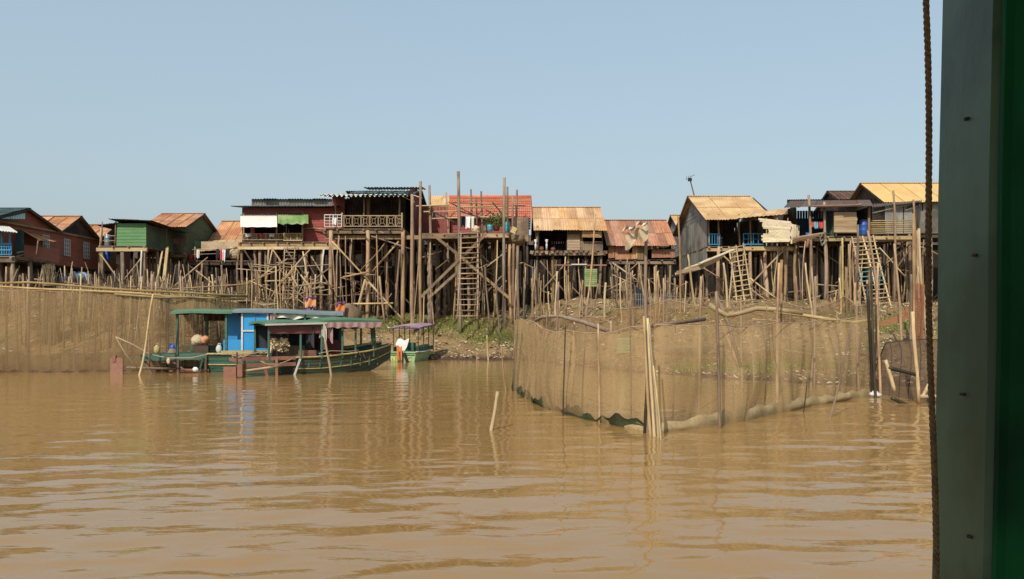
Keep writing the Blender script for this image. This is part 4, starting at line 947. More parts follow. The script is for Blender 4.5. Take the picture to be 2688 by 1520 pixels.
pole('stilt', (XX(2050, d - 1), d - 1, gz(XX(2050, d), d - 1) - .3), P(2052, 682, d - 1), .1, .085, 'pole', t)
for a, b, c_, e_, m in ((2064, 650, 1970, 748, 'pole'), (1895, 668, 1925, 695, 'pole_pale'), (1968, 730, 2040, 785, 'pole_pale'), (1972, 760, 2010, 788, 'pole')): brace(t, P(a, b, d - .4), P(c_, e_, d - .6), .055, m)
ladder('wide pale ladder with centre rail up to the zinc house porch', P(1937, 842, 43.6), P(1913, 648, d - .2), P(1984, 836, 43.6), P(1951, 640, d - .2), 15, 'pole_pale', .05, .034, extra=1)
tangle(t, 1862, 2075, 652, 815, d - .6, d + 3, 28)
t2 = thing('aerial', 'white television aerial on the zinc house ridge', 'aerial', P(1823, 512, 51.5))
MB().tube([P(1823, 516, 51.5), P(1811, 470, 51.5)], .04, 6).build('mast', MATS['pole_grey'], t2)
for k in range(5): MB().tube([P(1801 + k * 5, 470 - k * 2.5, 51.2), P(1803 + k * 5, 462 - k * .5, 51.9)], .018, 5).build('rod', MATS['zinc'], t2)
MB().tube([P(1800, 472, 51.5), P(1822, 459, 51.5)], .02, 6).build('boom', MATS['zinc'], t2)
MB().box(P(1807, 475, 51.45), P(1815, 468, 51.6)).build('bracket', MATS['dark_cloth'], t2)
# weathered bark trough slung below the porch
tr = thing('dugout_trough', 'long weathered wooden trough propped slanting beside the ladder', 'trough', P(1850, 690, 45.5))
def fn(u, v):
    c = P(1774 + 152 * u, 716 - 62 * u, 45.2 + .8 * u); wd = (.14 + .55 * math.sin(math.pi * min(1, u * 1.1 + .02)) ** .6); a_ = math.pi * (v * 1.0 + .02)
    return c + V((.05 * math.sin(u * 20), -math.cos(a_) * wd * .9, -math.sin(a_) * wd * .55 + .03 * mnoise.noise(V((u * 9, v * 4, 0)))))
MB().grid(fn, 30, 10).build('hull', MATS['bark'], tr, smooth=True)
MB().bar(P(1835, 692, 44.6), P(1925, 655, 45.4), .28, .06).build('side_board', MATS['thatch'], tr)
MB().bar(P(1776, 716, 44.9), P(1850, 700, 44.8), .05, .2).build('side_board', MATS['plank'], tr)

# ---- porch house right of it, with plank box and ladders
d = 47.0; z = ZZ(620, d); zt = ZZ(540, d); xa, xb = XX(2090, d), XX(2290, d)
t = house('stilt_house', 'low dark porch house with blue inner walls and pale plank box front', xa, d)
deck(t, xa, xb, d - .2, d + 6, z, 'plank', 'beam')
shell(t, xa, xb, d, d + 6, z, zt, 'plank_dark', 'v')
wall(t, (xa, d + 2.2), (xb, d + 2.2), z, zt, 'interior_blue', (0, -1, 0), 'v'); wall(t, (XX(2176, d), d + .4), (XX(2188, d), d + .4), z + .15, ZZ(565, d), 'interior_teal', (0, -1, 0), 'v')
sheets(t, P(2058, 545, d - .9), P(2292, 541, d - .9), P(2282, 524, d + 2.6), P(2075, 526, d + 2.6), 'dark_roof', rows=1); sheets(t, P(2292, 535, d + 6.2), P(2066, 535, d + 6.2), P(2066, 524, d + 2.4), P(2292, 522, d + 2.4), 'dark_roof', rows=1)
brace(t, P(2130, 541, d - .7), P(2262, 538, d - .7), .05, 'red_lead', 'rail'); brace(t, P(2170, 546, d - .6), P(2262, 536, d - .6), .045, 'pole', 'rail')
bxo = MB()
for k in range(7): MB().box((XX(2189, d - .4), d - .42 - rnd(0, .02), ZZ(612, d) + k * .17), (XX(2249, d - .4) + rnd(-.03, .03), d - .37, ZZ(612, d) + k * .17 + .165)).build('board', MATS['plank_light'], t)
MB().box((XX(2189, d), d - .36, ZZ(614, d)), (XX(2249, d), d + .5, ZZ(612, d))).build('box_floor', MATS['plank'], t)
wall(t, (XX(2189, d), d + .5), (XX(2189, d), d - .36), z, ZZ(562, d), 'green_dark', (-1, 0, 0), 'v')
for px_, yt, m in ((2124, 512, 'pole_grey'), (2165, 530, 'pole'), (2282, 538, 'pole')): pole('post', (XX(px_, d - .25), d - .25, gz(XX(px_, d), d - .25) - .3), P(px_ - 1, yt, d - .25), .09, .075, m, t, seg=7)
stilts(t, [XX(p_, d) for p_ in (2095, 2130, 2170, 2212, 2250, 2285)], [d + .2, d + 2.5, d + 5.5], z, .085)
pole('stilt', (XX(2213, d - .6), d - .6, gz(XX(2213, d), d) - .3), P(2211, 624, d - .6), .065, .06, 'yellow_paint', t, bend=.004)
for k in range(6): brace(t, P(2060 + k * 3, 640 - k * 3, d - .5), P(2140 + k * 6, 624 - k * 3, d - .4), .03, 'pole', 'rail')
brace(t, P(2122, 628, d - .6), P(2118, 650, d - .6), .09, 'red_lead', 'rag')
for a, b, c_, e_ in ((2140, 648, 2180, 678), (2088, 660, 2110, 690)): brace(t, P(a, b, d + 1), P(c_, e_, d + 1), .05, 'pole_grey')
tangle(t, 2085, 2290, 628, 815, d - .6, d + 3, 32)
fr_ = thing('hanging_frame', 'small diamond-hung wooden frame under the dark porch', 'frame', P(2160, 645, d - .5))  # small unidentified frame of four battens
for a, b in (((2152, 625), (2162, 611)), ((2162, 611), (2168, 628)), ((2168, 628), (2157, 645)), ((2157, 645), (2152, 625))): MB().bar(P(a[0], a[1], d - .5), P(b[0], b[1], d - .5), .05, .04).build('batten', MATS['zinc'], fr_)
for k, (px_, hp, m) in enumerate(((2132, 14, 'red_plastic'), (2142, 18, 'aqua_drum'), (2154, 18, 'red_plastic'), (2120, 20, 'blue_drum'))):
    garment(['small pink-red garment by the dark porch corner post', 'teal garment on the dark porch rail', 'red garment at the right of the teal one on the dark porch', 'blue cloth over the rail end of the dark porch'][k], px_, 582 + (28 if k == 3 else 0), d - .3, 10, hp, m, k + 20)
drum('bright blue plastic barrel standing between plank box and post', 2267, 578, 618, d + .1, 21, 'blue_drum', 'plastic_barrel', 'barrel')
ladder('broad multi-rail stick ladder below the blue barrel', P(2284, 842, 43.3), P(2236, 622, d - .35), P(2346, 838, 43.3), P(2292, 618, d - .35), 19, 'pole_pale', .05, .036, extra=1, colors={9: 'aqua_drum', 10: 'aqua_drum', 8: 'aqua_drum'})

# ---- bamboo-railed deck at the right
t = house('bamboo_deck', 'open deck with horizontal bamboo railing at right beside the foreground post', XX(2290, d), d, 'platform')
xa, xb = XX(2290, d), XX(2398, d)
deck(t, xa, xb, d, d + 4.5, z, 'plank', 'beam')
MB().box((xa, d - .07, z - .2), (xb, d + .02, z - .0)).build('beam', MATS['pole_pale'], t)
for k in range(7): brace(t, P(2285, 580 + k * 5.4, d - .1), P(2396, 579 + k * 5.6, d - .1), .038, 'bamboo', 'rail')
for px_, yt in ((2345, 500), (2398, 524), (2408, 605)): pole('post', (XX(px_ + 3, d - .1), d - .1, gz(XX(px_, d), d) - .3), P(px_, yt, d - .1), .085, .06, 'pole', t, seg=8, bend=.01)
pole('post', (XX(2440, d - 2), d - 2, gz(XX(2440, d - 2), d - 2) - .3), P(2428, 655, d - 2), .05, .04, 'pole', t); pole('post', (XX(2436, d - 1.5), d - 1.5, gz(XX(2436, d - 1.5), d - 1.5) - .3), P(2410, 700, d - 1.5), .07, .06, 'pole_pale', t)
sheets(t, P(2288, 545, d + .2), P(2420, 530, d + .2), P(2420, 526, d + 3), P(2288, 536, d + 3), 'dark_roof', rows=1, name='roof_sheet')
sheets(t, P(2378, 552, d + .4), P(2418, 538, d + .4), P(2418, 530, d + 1.4), P(2378, 545, d + 1.4), 'fascia_white', rows=1, name='roof_sheet')
for a, b, c_, e_ in ((2385, 630, 2350, 655), (2395, 645, 2350, 710), (2290, 560, 2400, 532)): brace(t, P(a, b, d + .4), P(c_, e_, d + .4), .06, 'pole_grey')
tangle(t, 2295, 2440, 628, 830, d - .6, d + 3, 18)
stilts(t, [XX(p_, d) for p_ in (2300, 2350, 2390)], [d + 2.2, d + 4.3], z, .09)

# ---- large house with yellow roof
d = 53.5; z = ZZ(612, d); zt = ZZ(522, d); xa, xb = XX(2322, d), XX(2620, d)
t = house('stilt_house', 'large house with smooth yellow tin roof and grey zinc walls at right', xa, d)
deck(t, xa, xb, d - .1, d + 6, z, 'plank_dark', 'plank_dark', joists=False)
wall(t, (xa, d), (xb, d), z, zt, 'zinc', (0, -1, 0), 'v', h=.6); shell(t, xa, xb, d, d + 6, z, zt, 'plank_dark', rise=1.5)
gable_x(t, xa, xb, d, d + 6, zt, 1.55, 'yellow_roof', oh=.5, ox=.35, rows=1, width=1.5)
stilts(t, list(np.linspace(xa + .2, xb - .2, 6)), [d, d + 3, d + 5.8], z, .1, 'pole_grey')
sheets(t, P(2395, 610, d - 3), P(2480, 610, d - 3), P(2480, 550, d - 3.4), P(2395, 555, d - 3.4), 'zinc', rows=1, name='wall_sheet')
# ---- brown tiled roof behind
d = 58.0; z = ZZ(620, d); zt = ZZ(534, d); xa, xb = XX(2222, d), XX(2290, d)
t = house('stilt_house', 'small house with dark brown tiled roof peeking out behind the porch roof', xa, d)
wall(t, (xa, d), (xb, d), z, zt, 'plank_dark', (0, -1, 0), 'v'); shell(t, xa, xb, d, d + 6, z, zt, 'plank_dark', rise=1.3); deck(t, xa, xb, d, d + 6, z, 'plank_dark', 'plank_dark', joists=False)
gable_x(t, xa, xb, d, d + 6, zt, 1.35, 'brown_tile', oh=.4, ox=.25, rows=3, width=.35)
stilts(t, [xa + .2, xb - .2], [d, d + 5.8], z, .1, 'pole_grey')
# ---- small roofs behind, left of the zinc house
for k, (a, b, y_, dd, lb) in enumerate(((1786, 1830, 562, 57.5, 'tan-roofed gable just left behind the zinc house'), (1768, 1800, 622, 62, 'low tan roof farther back left of the zinc house'))):
    xa, xb = XX(a, dd), XX(b, dd); zt = ZZ(y_ + 35, dd); z = zt - 2
    t = house('stilt_house', lb, xa, dd)
    wall(t, (xa, dd), (xb, dd), z, zt, 'zinc', (0, -1, 0), 'v'); shell(t, xa, xb, dd, dd + 5, z, zt, 'zinc', rise=1.2); deck(t, xa, xb, dd, dd + 5, z, 'plank_dark', 'plank_dark', joists=False)
    gable_x(t, xa, xb, dd, dd + 5, zt, 1.2, 'tan_roof', oh=.4, ox=.25, rows=1); stilts(t, [xa + .1, xb - .1], [dd, dd + 4.8], z, .1, 'pole_grey')

# ---- back row: added filler houses, closed to the ground to darken the underfloor view
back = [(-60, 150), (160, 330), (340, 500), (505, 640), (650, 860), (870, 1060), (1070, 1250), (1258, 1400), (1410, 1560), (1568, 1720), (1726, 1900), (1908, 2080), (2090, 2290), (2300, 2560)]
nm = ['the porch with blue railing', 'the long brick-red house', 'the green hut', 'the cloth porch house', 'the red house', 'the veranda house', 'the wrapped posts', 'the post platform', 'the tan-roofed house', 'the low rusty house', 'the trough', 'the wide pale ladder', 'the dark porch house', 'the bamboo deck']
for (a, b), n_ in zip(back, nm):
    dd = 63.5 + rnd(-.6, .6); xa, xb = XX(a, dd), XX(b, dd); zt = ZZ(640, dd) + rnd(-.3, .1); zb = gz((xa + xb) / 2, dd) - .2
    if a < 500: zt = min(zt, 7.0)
    t = thing('filler_house', 'added dark filler house far behind ' + n_, 'house', V((xa, dd, zb)), 'filler houses added behind the front row')
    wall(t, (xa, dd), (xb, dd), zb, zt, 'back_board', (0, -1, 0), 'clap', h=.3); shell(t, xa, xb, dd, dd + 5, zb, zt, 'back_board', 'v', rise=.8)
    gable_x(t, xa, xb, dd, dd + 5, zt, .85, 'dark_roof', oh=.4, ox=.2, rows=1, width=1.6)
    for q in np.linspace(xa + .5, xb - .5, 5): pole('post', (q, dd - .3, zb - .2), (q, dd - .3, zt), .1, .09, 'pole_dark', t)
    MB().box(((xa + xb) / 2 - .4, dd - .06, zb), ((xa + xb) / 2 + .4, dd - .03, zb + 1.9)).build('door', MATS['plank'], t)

b_ = V((XX(190, 46.5), 46.5, gz(XX(190, 46.5), 46.5))); mb = MB()
for k in range(7): mb.blob(b_ + V((rnd(-.9, .9), rnd(-.4, .4), rnd(.25, .6))), (rnd(.3, .5), .3, rnd(.2, .35)), k, rough=.6)
tag(mb.build('tarp_heap', MATS['litter_blue'], None, smooth=True, origin=b_), 'crumpled blue and white tarp heap under the brick-red house', 'heap')

# ================================================================== nets, fences, stakes
def wd_of(py): return F * CAM_H / (py - YH)          # distance of a point on the water
def smooth_path(pts, n):
    pts = [V(p) for p in pts]; out = []
    seg = [0]
    for a, b in zip(pts, pts[1:]): seg.append(seg[-1] + (b - a).length)
    T = seg[-1]
    xs = np.interp(np.linspace(0, T, n), seg, [p.x for p in pts]); ys = np.interp(np.linspace(0, T, n), seg, [p.y for p in pts]); zs = np.interp(np.linspace(0, T, n), seg, [p.z for p in pts])
    k = np.ones(5) / 5
    def sm(a):
        b = np.convolve(np.pad(a, 2, mode='edge'), k, 'valid'); b[0], b[-1] = a[0], a[-1]; return b
    return [V(q) for q in zip(sm(xs), sm(ys), sm(zs))]
def net(parent, base, top, m, name='net', fold=.05, seed=0, rows=8, bulge=0.12):
    n = len(base)
    if name == 'net': MB().tube(top[::2], .012, 4).build('top_cord', MATS['rope_line'], parent)
    mb = MB()
    def fn(u, v):
        i = min(int(u * (n - 1) + 1e-6), n - 1); a, b = base[i], top[i]
        p = a.lerp(b, v); t = (base[min(i + 1, n - 1)] - base[max(i - 1, 0)]).normalized(); o = V((t.y, -t.x, 0))
        f = mnoise.noise(V((u * n * .35, seed * 5.0, v * .6))) * fold + mnoise.noise(V((u * n * .09, seed * 9.0, v * 1.2))) * fold * 2.2
        return p + o * (f + bulge * math.sin(math.pi * v) * .5)
    mb.grid(fn, n - 1, rows)
    return mb.build(name, MATS[m], parent, smooth=True)

# ---- long brown net along the left bank
t = thing('net_fence', 'long brown fishing-net fence along the left bank behind the boats', 'fishing net', P(200, 978, 32.5))
base = smooth_path([V((XX(p, dd), dd, -.05)) for p, dd in ((-160, 32.2), (0, 32.6), (150, 32.7), (300, 32.9), (420, 33.4), (560, 34.6), (660, 36.6))], 150)
tops = smooth_path([P(p, y, dd) for p, y, dd in ((-160, 752, 32.4), (0, 757, 32.8), (150, 766, 32.9), (300, 770, 33.2), (420, 776, 33.7), (560, 788, 34.9), (660, 800, 36.9))], 150)
net(t, base, tops, 'net_brown', fold=.06, seed=2, rows=10, bulge=.25)
sk = [b + V((0, -.03, .0)) for b in base]; st_ = [b + V((0, -.05, .12 + .05 * math.sin(i * .8))) for i, b in enumerate(base)]
net(t, sk, st_, 'net_dark', 'wet_hem', fold=.06, seed=3, rows=2)
for p, y, m, w_ in ((18, 700, 'pole', 6), (76, 700, 'pole_grey', 6), (130, 758, 'pole', 4), (196, 742, 'pole_grey', 5), (246, 758, 'pole_grey', 4), (300, 764, 'pole', 4), (345, 766, 'pole_grey', 4), (398, 720, 'pole', 5), (440, 765, 'pole_grey', 4), (487, 770, 'pole', 4), (530, 740, 'pole_grey', 4), (575, 760, 'pole', 4), (620, 770, 'pole', 4), (46, 762, 'pole_pale', 3), (104, 765, 'pole', 3), (163, 768, 'pole_pale', 3), (221, 770, 'pole', 3), (272, 770, 'pole_pale', 3), (322, 772, 'pole', 3), (372, 775, 'pole_pale', 3), (418, 778, 'pole', 3)):
    dd = np.interp(p, [-160, 0, 300, 420, 560, 660], [32.5, 32.9, 33.2, 33.7, 34.9, 36.9]) + .12; r_ = w_ / 2 / F * dd
    pole('post', (XX(p, dd), dd, -.4), P(p + rnd(-3, 3), y, dd), r_ * 1.1, r_ * .8, m, t, bend=.01, seg=7)
for path in (((0, 752), (110, 759), (230, 763), (345, 769), (450, 778), (560, 783), (640, 786)), ((-20, 744), (75, 741), (160, 747), (250, 755), (350, 762), (480, 768), (560, 773), (650, 778)), ((300, 772), (420, 781), (520, 780), (600, 778), (640, 776))):
    pts = [P(p, y, np.interp(p, [0, 300, 420, 560, 660], [32.8, 33.1, 33.6, 34.8, 36.8])) for p, y in path]
    MB().tube(pts, [.05 * rnd(.8, 1.1) for _ in pts], 7).build('rail', MATS['bamboo'], t, smooth=True)

# ---- rough picket fence on the bank behind it
t = thing('stick_fence', 'rough fence of crooked sticks on the bank above the brown net', 'fence', P(300, 775, 36.5))
for k in range(92):
    p = k * 7.2 + rnd(-6, 6) - 10; dd = 36.2 + rnd(-.5, 3.5); yt = rnd(698, 752) if p < 440 else rnd(720, 765); x_ = XX(p, dd)
    r_ = rnd(.022, .05)
    pole('picket', (x_ + rnd(-.2, .2), dd, gz(x_, dd) - .2), (x_ + rnd(-.35, .35), dd, ZZ(yt, dd)), r_, r_ * .7, random.choice(('pole', 'pole_dark', 'pole_grey', 'pole_dark', 'pole_pale')), t, bend=.02, seg=3, n=5)
for k in range(60):
    p = rnd(-10, 640); dd = 36.5 + rnd(0, 5); yt = rnd(685, 745); x_ = XX(p, dd); r_ = rnd(.016, .034)
    pole('picket', (x_, dd, gz(x_, dd) - .2), (x_ + rnd(-.7, .7), dd + rnd(-.3, .3), ZZ(yt, dd)), r_, r_ * .6, random.choice(('pole', 'pole_grey', 'pole_pale', 'pole_dark')), t, bend=.04, seg=4, n=5)
for a, b, c_, e_ in ((0, 762, 320, 768), (90, 733, 340, 760), (330, 752, 640, 770), (440, 760, 660, 745)): brace(t, P(a, b, 36.4), P(c_, e_, 37.6), .04, 'pole', 'rail')

def reeds(label, px, yt, yb, d, wpx, n, name='reed_bundle'):
    b = P(px, yb, d); g = gz(b.x, d); t = thing(name, label, 'reeds', V((b.x, d, g)), 'bundles of standing reeds')
    mb = MB()
    for k in range(n):
        u = rnd(-1, 1); w_ = wpx / 2 / F * d
        mb.tube([(b.x + u * w_ * 1.05, d + rnd(-.2, .2), g - .1), (b.x + u * w_ * .7 + rnd(-.05, .05), d + rnd(-.15, .15), ZZ((yt + yb) / 2, d)), (b.x + u * w_ * .8 + rnd(-.1, .1), d + rnd(-.15, .15), ZZ(yt + rnd(0, 30), d))], [.022, .018, .01], 4)
    tag(mb.build('stalks', MATS['reed'], t), kind='stuff')
    MB().lathe((b.x, d, ZZ(yb - (yb - yt) * .3, d)), [(wpx / 2 / F * d * .95, 0), (wpx / 2 / F * d * .95, .05)], 12).build('tie', MATS['rope_line'], t)
    return t
reeds('dense dry reed bundle standing left of the stick ladder, below the red house', 643, 735, 815, 38.5, 42, 130)
reeds('dry reed bundle standing on the bank below the brick-red house', 132, 692, 775, 36.4, 38, 90)

# ---- round net pen in the middle of the river
GP = 'net pen'
t = thing('net_pen', 'large round fishing-net pen on sticks in the water at centre right', 'fishing net', V((6, 22, 0)))
fr = [(1352, 1012), (1372, 1040), (1420, 1065), (1480, 1084), (1560, 1105), (1640, 1122), (1705, 1130), (1780, 1126), (1860, 1118), (1950, 1103), (2050, 1080), (2150, 1060), (2230, 1046), (2292, 1036)]
fb = [V((XX(p, wd_of(y)), wd_of(y), -.06)) for p, y in fr]
base = smooth_path(fb, 190)
ty = [(0, 2.22), (.08, 2.2), (.2, 2.2), (.33, 1.9), (.46, 1.95), (.52, 2.12), (.62, 2.05), (.72, 2.1), (.85, 2.16), (1, 2.3)]
tops = []
for i, b in enumerate(base):
    u = i / (len(base) - 1); h_ = float(np.interp(u, [a for a, _ in ty], [c for _, c in ty]))
    tops.append(V((b.x + (.16 if u < .05 else 0), b.y + .1, h_ - .06 * abs(math.sin(u * 26)))))
net(t, base, tops, 'net_pen', fold=.13, seed=5, rows=12, bulge=.16)
ns = 78
lo = [b + V((0, -.02, 0)) for b in base[:ns + 22]]; hi = [b + V((0, -.04, .22 + .08 * math.sin(i * .37) + .05 * math.sin(i * 1.3) - (.12 if i > 55 and i < 62 else 0))) for i, b in enumerate(base[:ns + 22])]
net(t, lo, hi, 'algae', 'algae_hem', fold=.08, seed=6, rows=3, bulge=.05)
lo = [b + V((0, -.16, .04)) for b in base[ns + 12:]]; hi = [b + V((0, -.1, .10 + .26 * min(1, i / 20) * (1 - .5 * i / 120) + .03 * math.sin(i * .9))) for i, b in enumerate(base[ns + 12:])]
net(t, lo, hi, 'scum', 'pale_hem', fold=.03, seed=7, rows=4, bulge=.1)
# far side of the pen on the shore
bk = [(10.6, 23.4), (11.2, 27), (10.2, 30.5), (7.5, 31.6), (4.6, 32.4), (2.6, 32.5), (.9, 30), (.25, 25.8)]
bb = smooth_path([V((x, y, max(gz(x, y), 0) - .05)) for x, y in bk], 130)
bt = []
for i, b in enumerate(bb):
    u = i / (len(bb) - 1)
    zz = 2.25 if u > .62 else 2.95 - .38 * abs(math.sin(u * 17.5 + .5))
    bt.append(V((b.x, b.y, max(zz, b.z + .4))))
net(t, bb, bt, 'net_back', fold=.06, seed=9, rows=8, bulge=.1)
def pen_post(pb, yb, pt, yt, w_, m, dd=None):
    dd = dd or wd_of(yb); r_ = w_ / 2 / F * dd
    b = P(pb, yb, dd); e = P(pt, yt, dd); dir_ = (e - b).normalized()
    return pole('post', b - dir_ * .5, e, r_ * 1.1, r_ * .8, m, t, bend=.012, seg=8)
for a in ((1346, 1025, 1362, 842, 7, 'pole_wet'), (1356, 1020, 1382, 800, 7, 'pole_wet'), (1402, 1048, 1412, 830, 5, 'pole'), (1455, 1070, 1466, 740, 6, 'pole'), (1497, 1078, 1508, 842, 6, 'pole'), (1478, 1092, 1484, 855, 4, 'pole_dark'), (1575, 1108, 1570, 850, 7, 'pole'), (1655, 1120, 1650, 790, 5, 'pole'), (1698, 1136, 1697, 585, 11, 'pole_grey'), (1693, 1136, 1702, 880, 9, 'pole_wet'),
          (1710, 1142, 1690, 830, 8, 'pole_pale'), (1718, 1146, 1700, 835, 8, 'pole_pale'), (1725, 1150, 1704, 850, 7, 'pole_pale'), (1706, 1140, 1700, 900, 7, 'pole'), (1732, 1154, 1715, 960, 5, 'pole_pale'),
          (1833, 1076, 1840, 760, 8, 'pole'), (1888, 1125, 1880, 765, 8, 'pole'), (1950, 1010, 1945, 780, 6, 'pole_grey'), (1981, 1003, 1976, 845, 4, 'pole_grey'), (2040, 1040, 2045, 690, 8, 'pole'), (2046, 1030, 2052, 770, 6, 'pole_grey'), (2110, 1083, 2118, 1000, 3, 'pole_wet'), (2137, 1020, 2130, 700, 6, 'pole'), (2128, 1015, 2140, 726, 6, 'pole_grey'), (2177, 1095, 2238, 845, 6, 'pole'), (2256, 1020, 2250, 790, 6, 'pole'), (2245, 1016, 2262, 800, 5, 'pole_grey'),
          (2290, 1042, 2276, 745, 9, 'pole_wet'), (2300, 1044, 2286, 700, 7, 'pole_dark'), (2311, 1040, 2305, 690, 7, 'pole'), (2296, 1040, 2300, 800, 6, 'pole_wet'), (1950, 985, 1890, 840, 6, 'pole'), (1430, 1060, 1436, 815, 4, 'pole'), (1530, 1092, 1540, 800, 4, 'pole_grey'), (1610, 1112, 1604, 842, 4, 'pole'), (1765, 1118, 1772, 830, 4, 'pole'), (1925, 1100, 1918, 835, 4, 'pole_grey'), (2005, 1085, 2012, 800, 4, 'pole'), (2080, 1068, 2074, 815, 4, 'pole_grey'), (2205, 1045, 2196, 815, 4, 'pole')):
    pen_post(*a)
for path, w_, m in ((((1390, 850), (1425, 832), (1470, 830), (1530, 845), (1590, 866), (1625, 872)), .045, 'pole_grey'), (((1600, 872), (1660, 862), (1740, 852), (1850, 838)), .04, 'pole_grey')):
    pts = [P(p, y, float(np.interp(p, [1390, 1500, 1700, 1850], [22.5, 18.5, 15.6, 16.9]))) for p, y in path]
    MB().tube(pts, [w_ * rnd(.85, 1.15) for _ in pts], 7).build('rail', MATS[m], t, smooth=True)
for path, w_, m in ((((1860, 800), (1905, 828), (1935, 824), (1985, 810), (2030, 812), (2105, 822)), .075, 'bamboo'), (((2030, 818), (2110, 828), (2200, 842), (2240, 846), (2300, 838)), .05, 'bamboo'), (((1880, 775), (1910, 845), (1945, 965)), .055, 'pole')):
    pts = [P(p, y, 23.6) for p, y in path]
    MB().tube(pts, [w_ * rnd(.85, 1.15) for _ in pts], 7).build('rail', MATS[m], t, smooth=True)
for a, b, c_, e_ in ((1975, 838, 2050, 842), (2060, 918, 2200, 944), (1700, 918, 1740, 905)): brace(t, P(a, b, 26), P(c_, e_, 26), .025, 'bamboo', 'rail')
# torn canvas on the tall post
def fn(u, v):
    a = P(1702 - 62 * u, 590 + 26 * u, 15.1); b = P(1702 - 60 * u, 622 + 30 * u + 8 * math.sin(u * 9), 15.1)
    q = a.lerp(b, v); q.y += .06 * math.sin(u * 11 + v * 3); q.z += .03 * math.sin(u * 17) * (1 - v); return q
o = MB().grid(fn, 22, 8).build('torn_canvas', MATS['sack'], None, smooth=True, origin=P(1697, 640, 15.2)); tag(o, 'torn pale canvas flapping from the tall grey pen post', 'canvas')
def fn(u, v):
    q = P(1700 - 66 * u, 586 + 24 * u - 8 * v + 5 * math.sin(u * 13), 15.02); q.y += .05 * math.sin(u * 23 + v * 4) - .05 * v; return q
MB().grid(fn, 26, 3).build('ruffle', MATS['white_cloth'], o, smooth=True)

# ---- dark net hump at the right
t = thing('net_trap', 'dark sagging net trap in the water beside the foreground post', 'fishing net', P(2380, 1050, 21.5))
def fn(u, v):
    p = 2296 + 230 * u; yb = 1034 + 34 * u; dd = wd_of(yb); yt = 905 - 14 * math.sin(u * 2.6) + (70 * max(0, .12 - u) / .12)
    b = V((XX(p, dd), dd, -.05)); e = P(p, yt, dd + 1.6); q = b.lerp(e, v); q.y += -.7 * math.sin(v * 1.5) * v * (1 - v) * 4 * .3; q.z += .25 * math.sin(math.pi * v) ; q.y += .06 * mnoise.noise(V((u * 14, v * 5, 0))); return q
MB().grid(fn, 50, 10).build('net', MATS['net_dark'], t, smooth=True)
MB().tube([fn(k / 40, 1.0) for k in range(41)], .022, 5).build('top_cord', MATS['pole_dark'], t)
for k in range(9): MB().tube([fn(.05 + k * .11, v / 8) + V((0, -.03, .01)) for v in range(9)], .012, 4).build('hoop', MATS['pole_dark'], t)
for a, b, c_, e_, m in ((2412, 1058, 2396, 818, 'pole_pale'), (2348, 1028, 2325, 945, 'pole_pale'), (2330, 965, 2412, 985, 'pole_wet'), (2420, 1045, 2446, 995, 'pole_pale'), (2412, 1041, 2470, 1041, 'pole_pale'), (2340, 1045, 2384, 1064, 'pole_wet')): pole('post', P(a, b, 20.6), P(c_, e_, 20.6), .05, .045, m, t, seg=6)
# rust coloured net slung on poles
t = thing('rust_net', 'rust-brown net draped over poles at the right bank', 'fishing net', P(2405, 900, 33))
def fn(u, v):
    a = P(2392 + 34 * u, 742 + 14 * abs(u - .5), 33); b = P(2400 + 22 * u, 905, 33); q = a.lerp(b, v); q.y += .14 * math.sin(u * 12 + v * 2); return q
MB().grid(fn, 16, 12).build('net', MATS['net_rust'], t, smooth=True)
def fn(u, v):
    a = P(2305 + 95 * u, 842 - 55 * u ** 2, 33.2); b = P(2305 + 95 * u, 856 - 26 * u ** 2, 33.1); q = a.lerp(b, v); q.y += .05 * math.sin(u * 9); return q
MB().grid(fn, 16, 3).build('net', MATS['net_rust'], t, smooth=True)
for a, c_, e_, m in ((2402, 2398, 560, 'pole'), (2418, 2420, 760, 'pole'), (2395, 2392, 720, 'pole_grey'), (2440, 2412, 600, 'pole_pale')):
    b = P(a, 905, 33); pole('post', (b.x, 33.05, gz(b.x, 33) - .3), P(c_, e_, 33.05), .065, .05, m, t, seg=8, bend=.012)

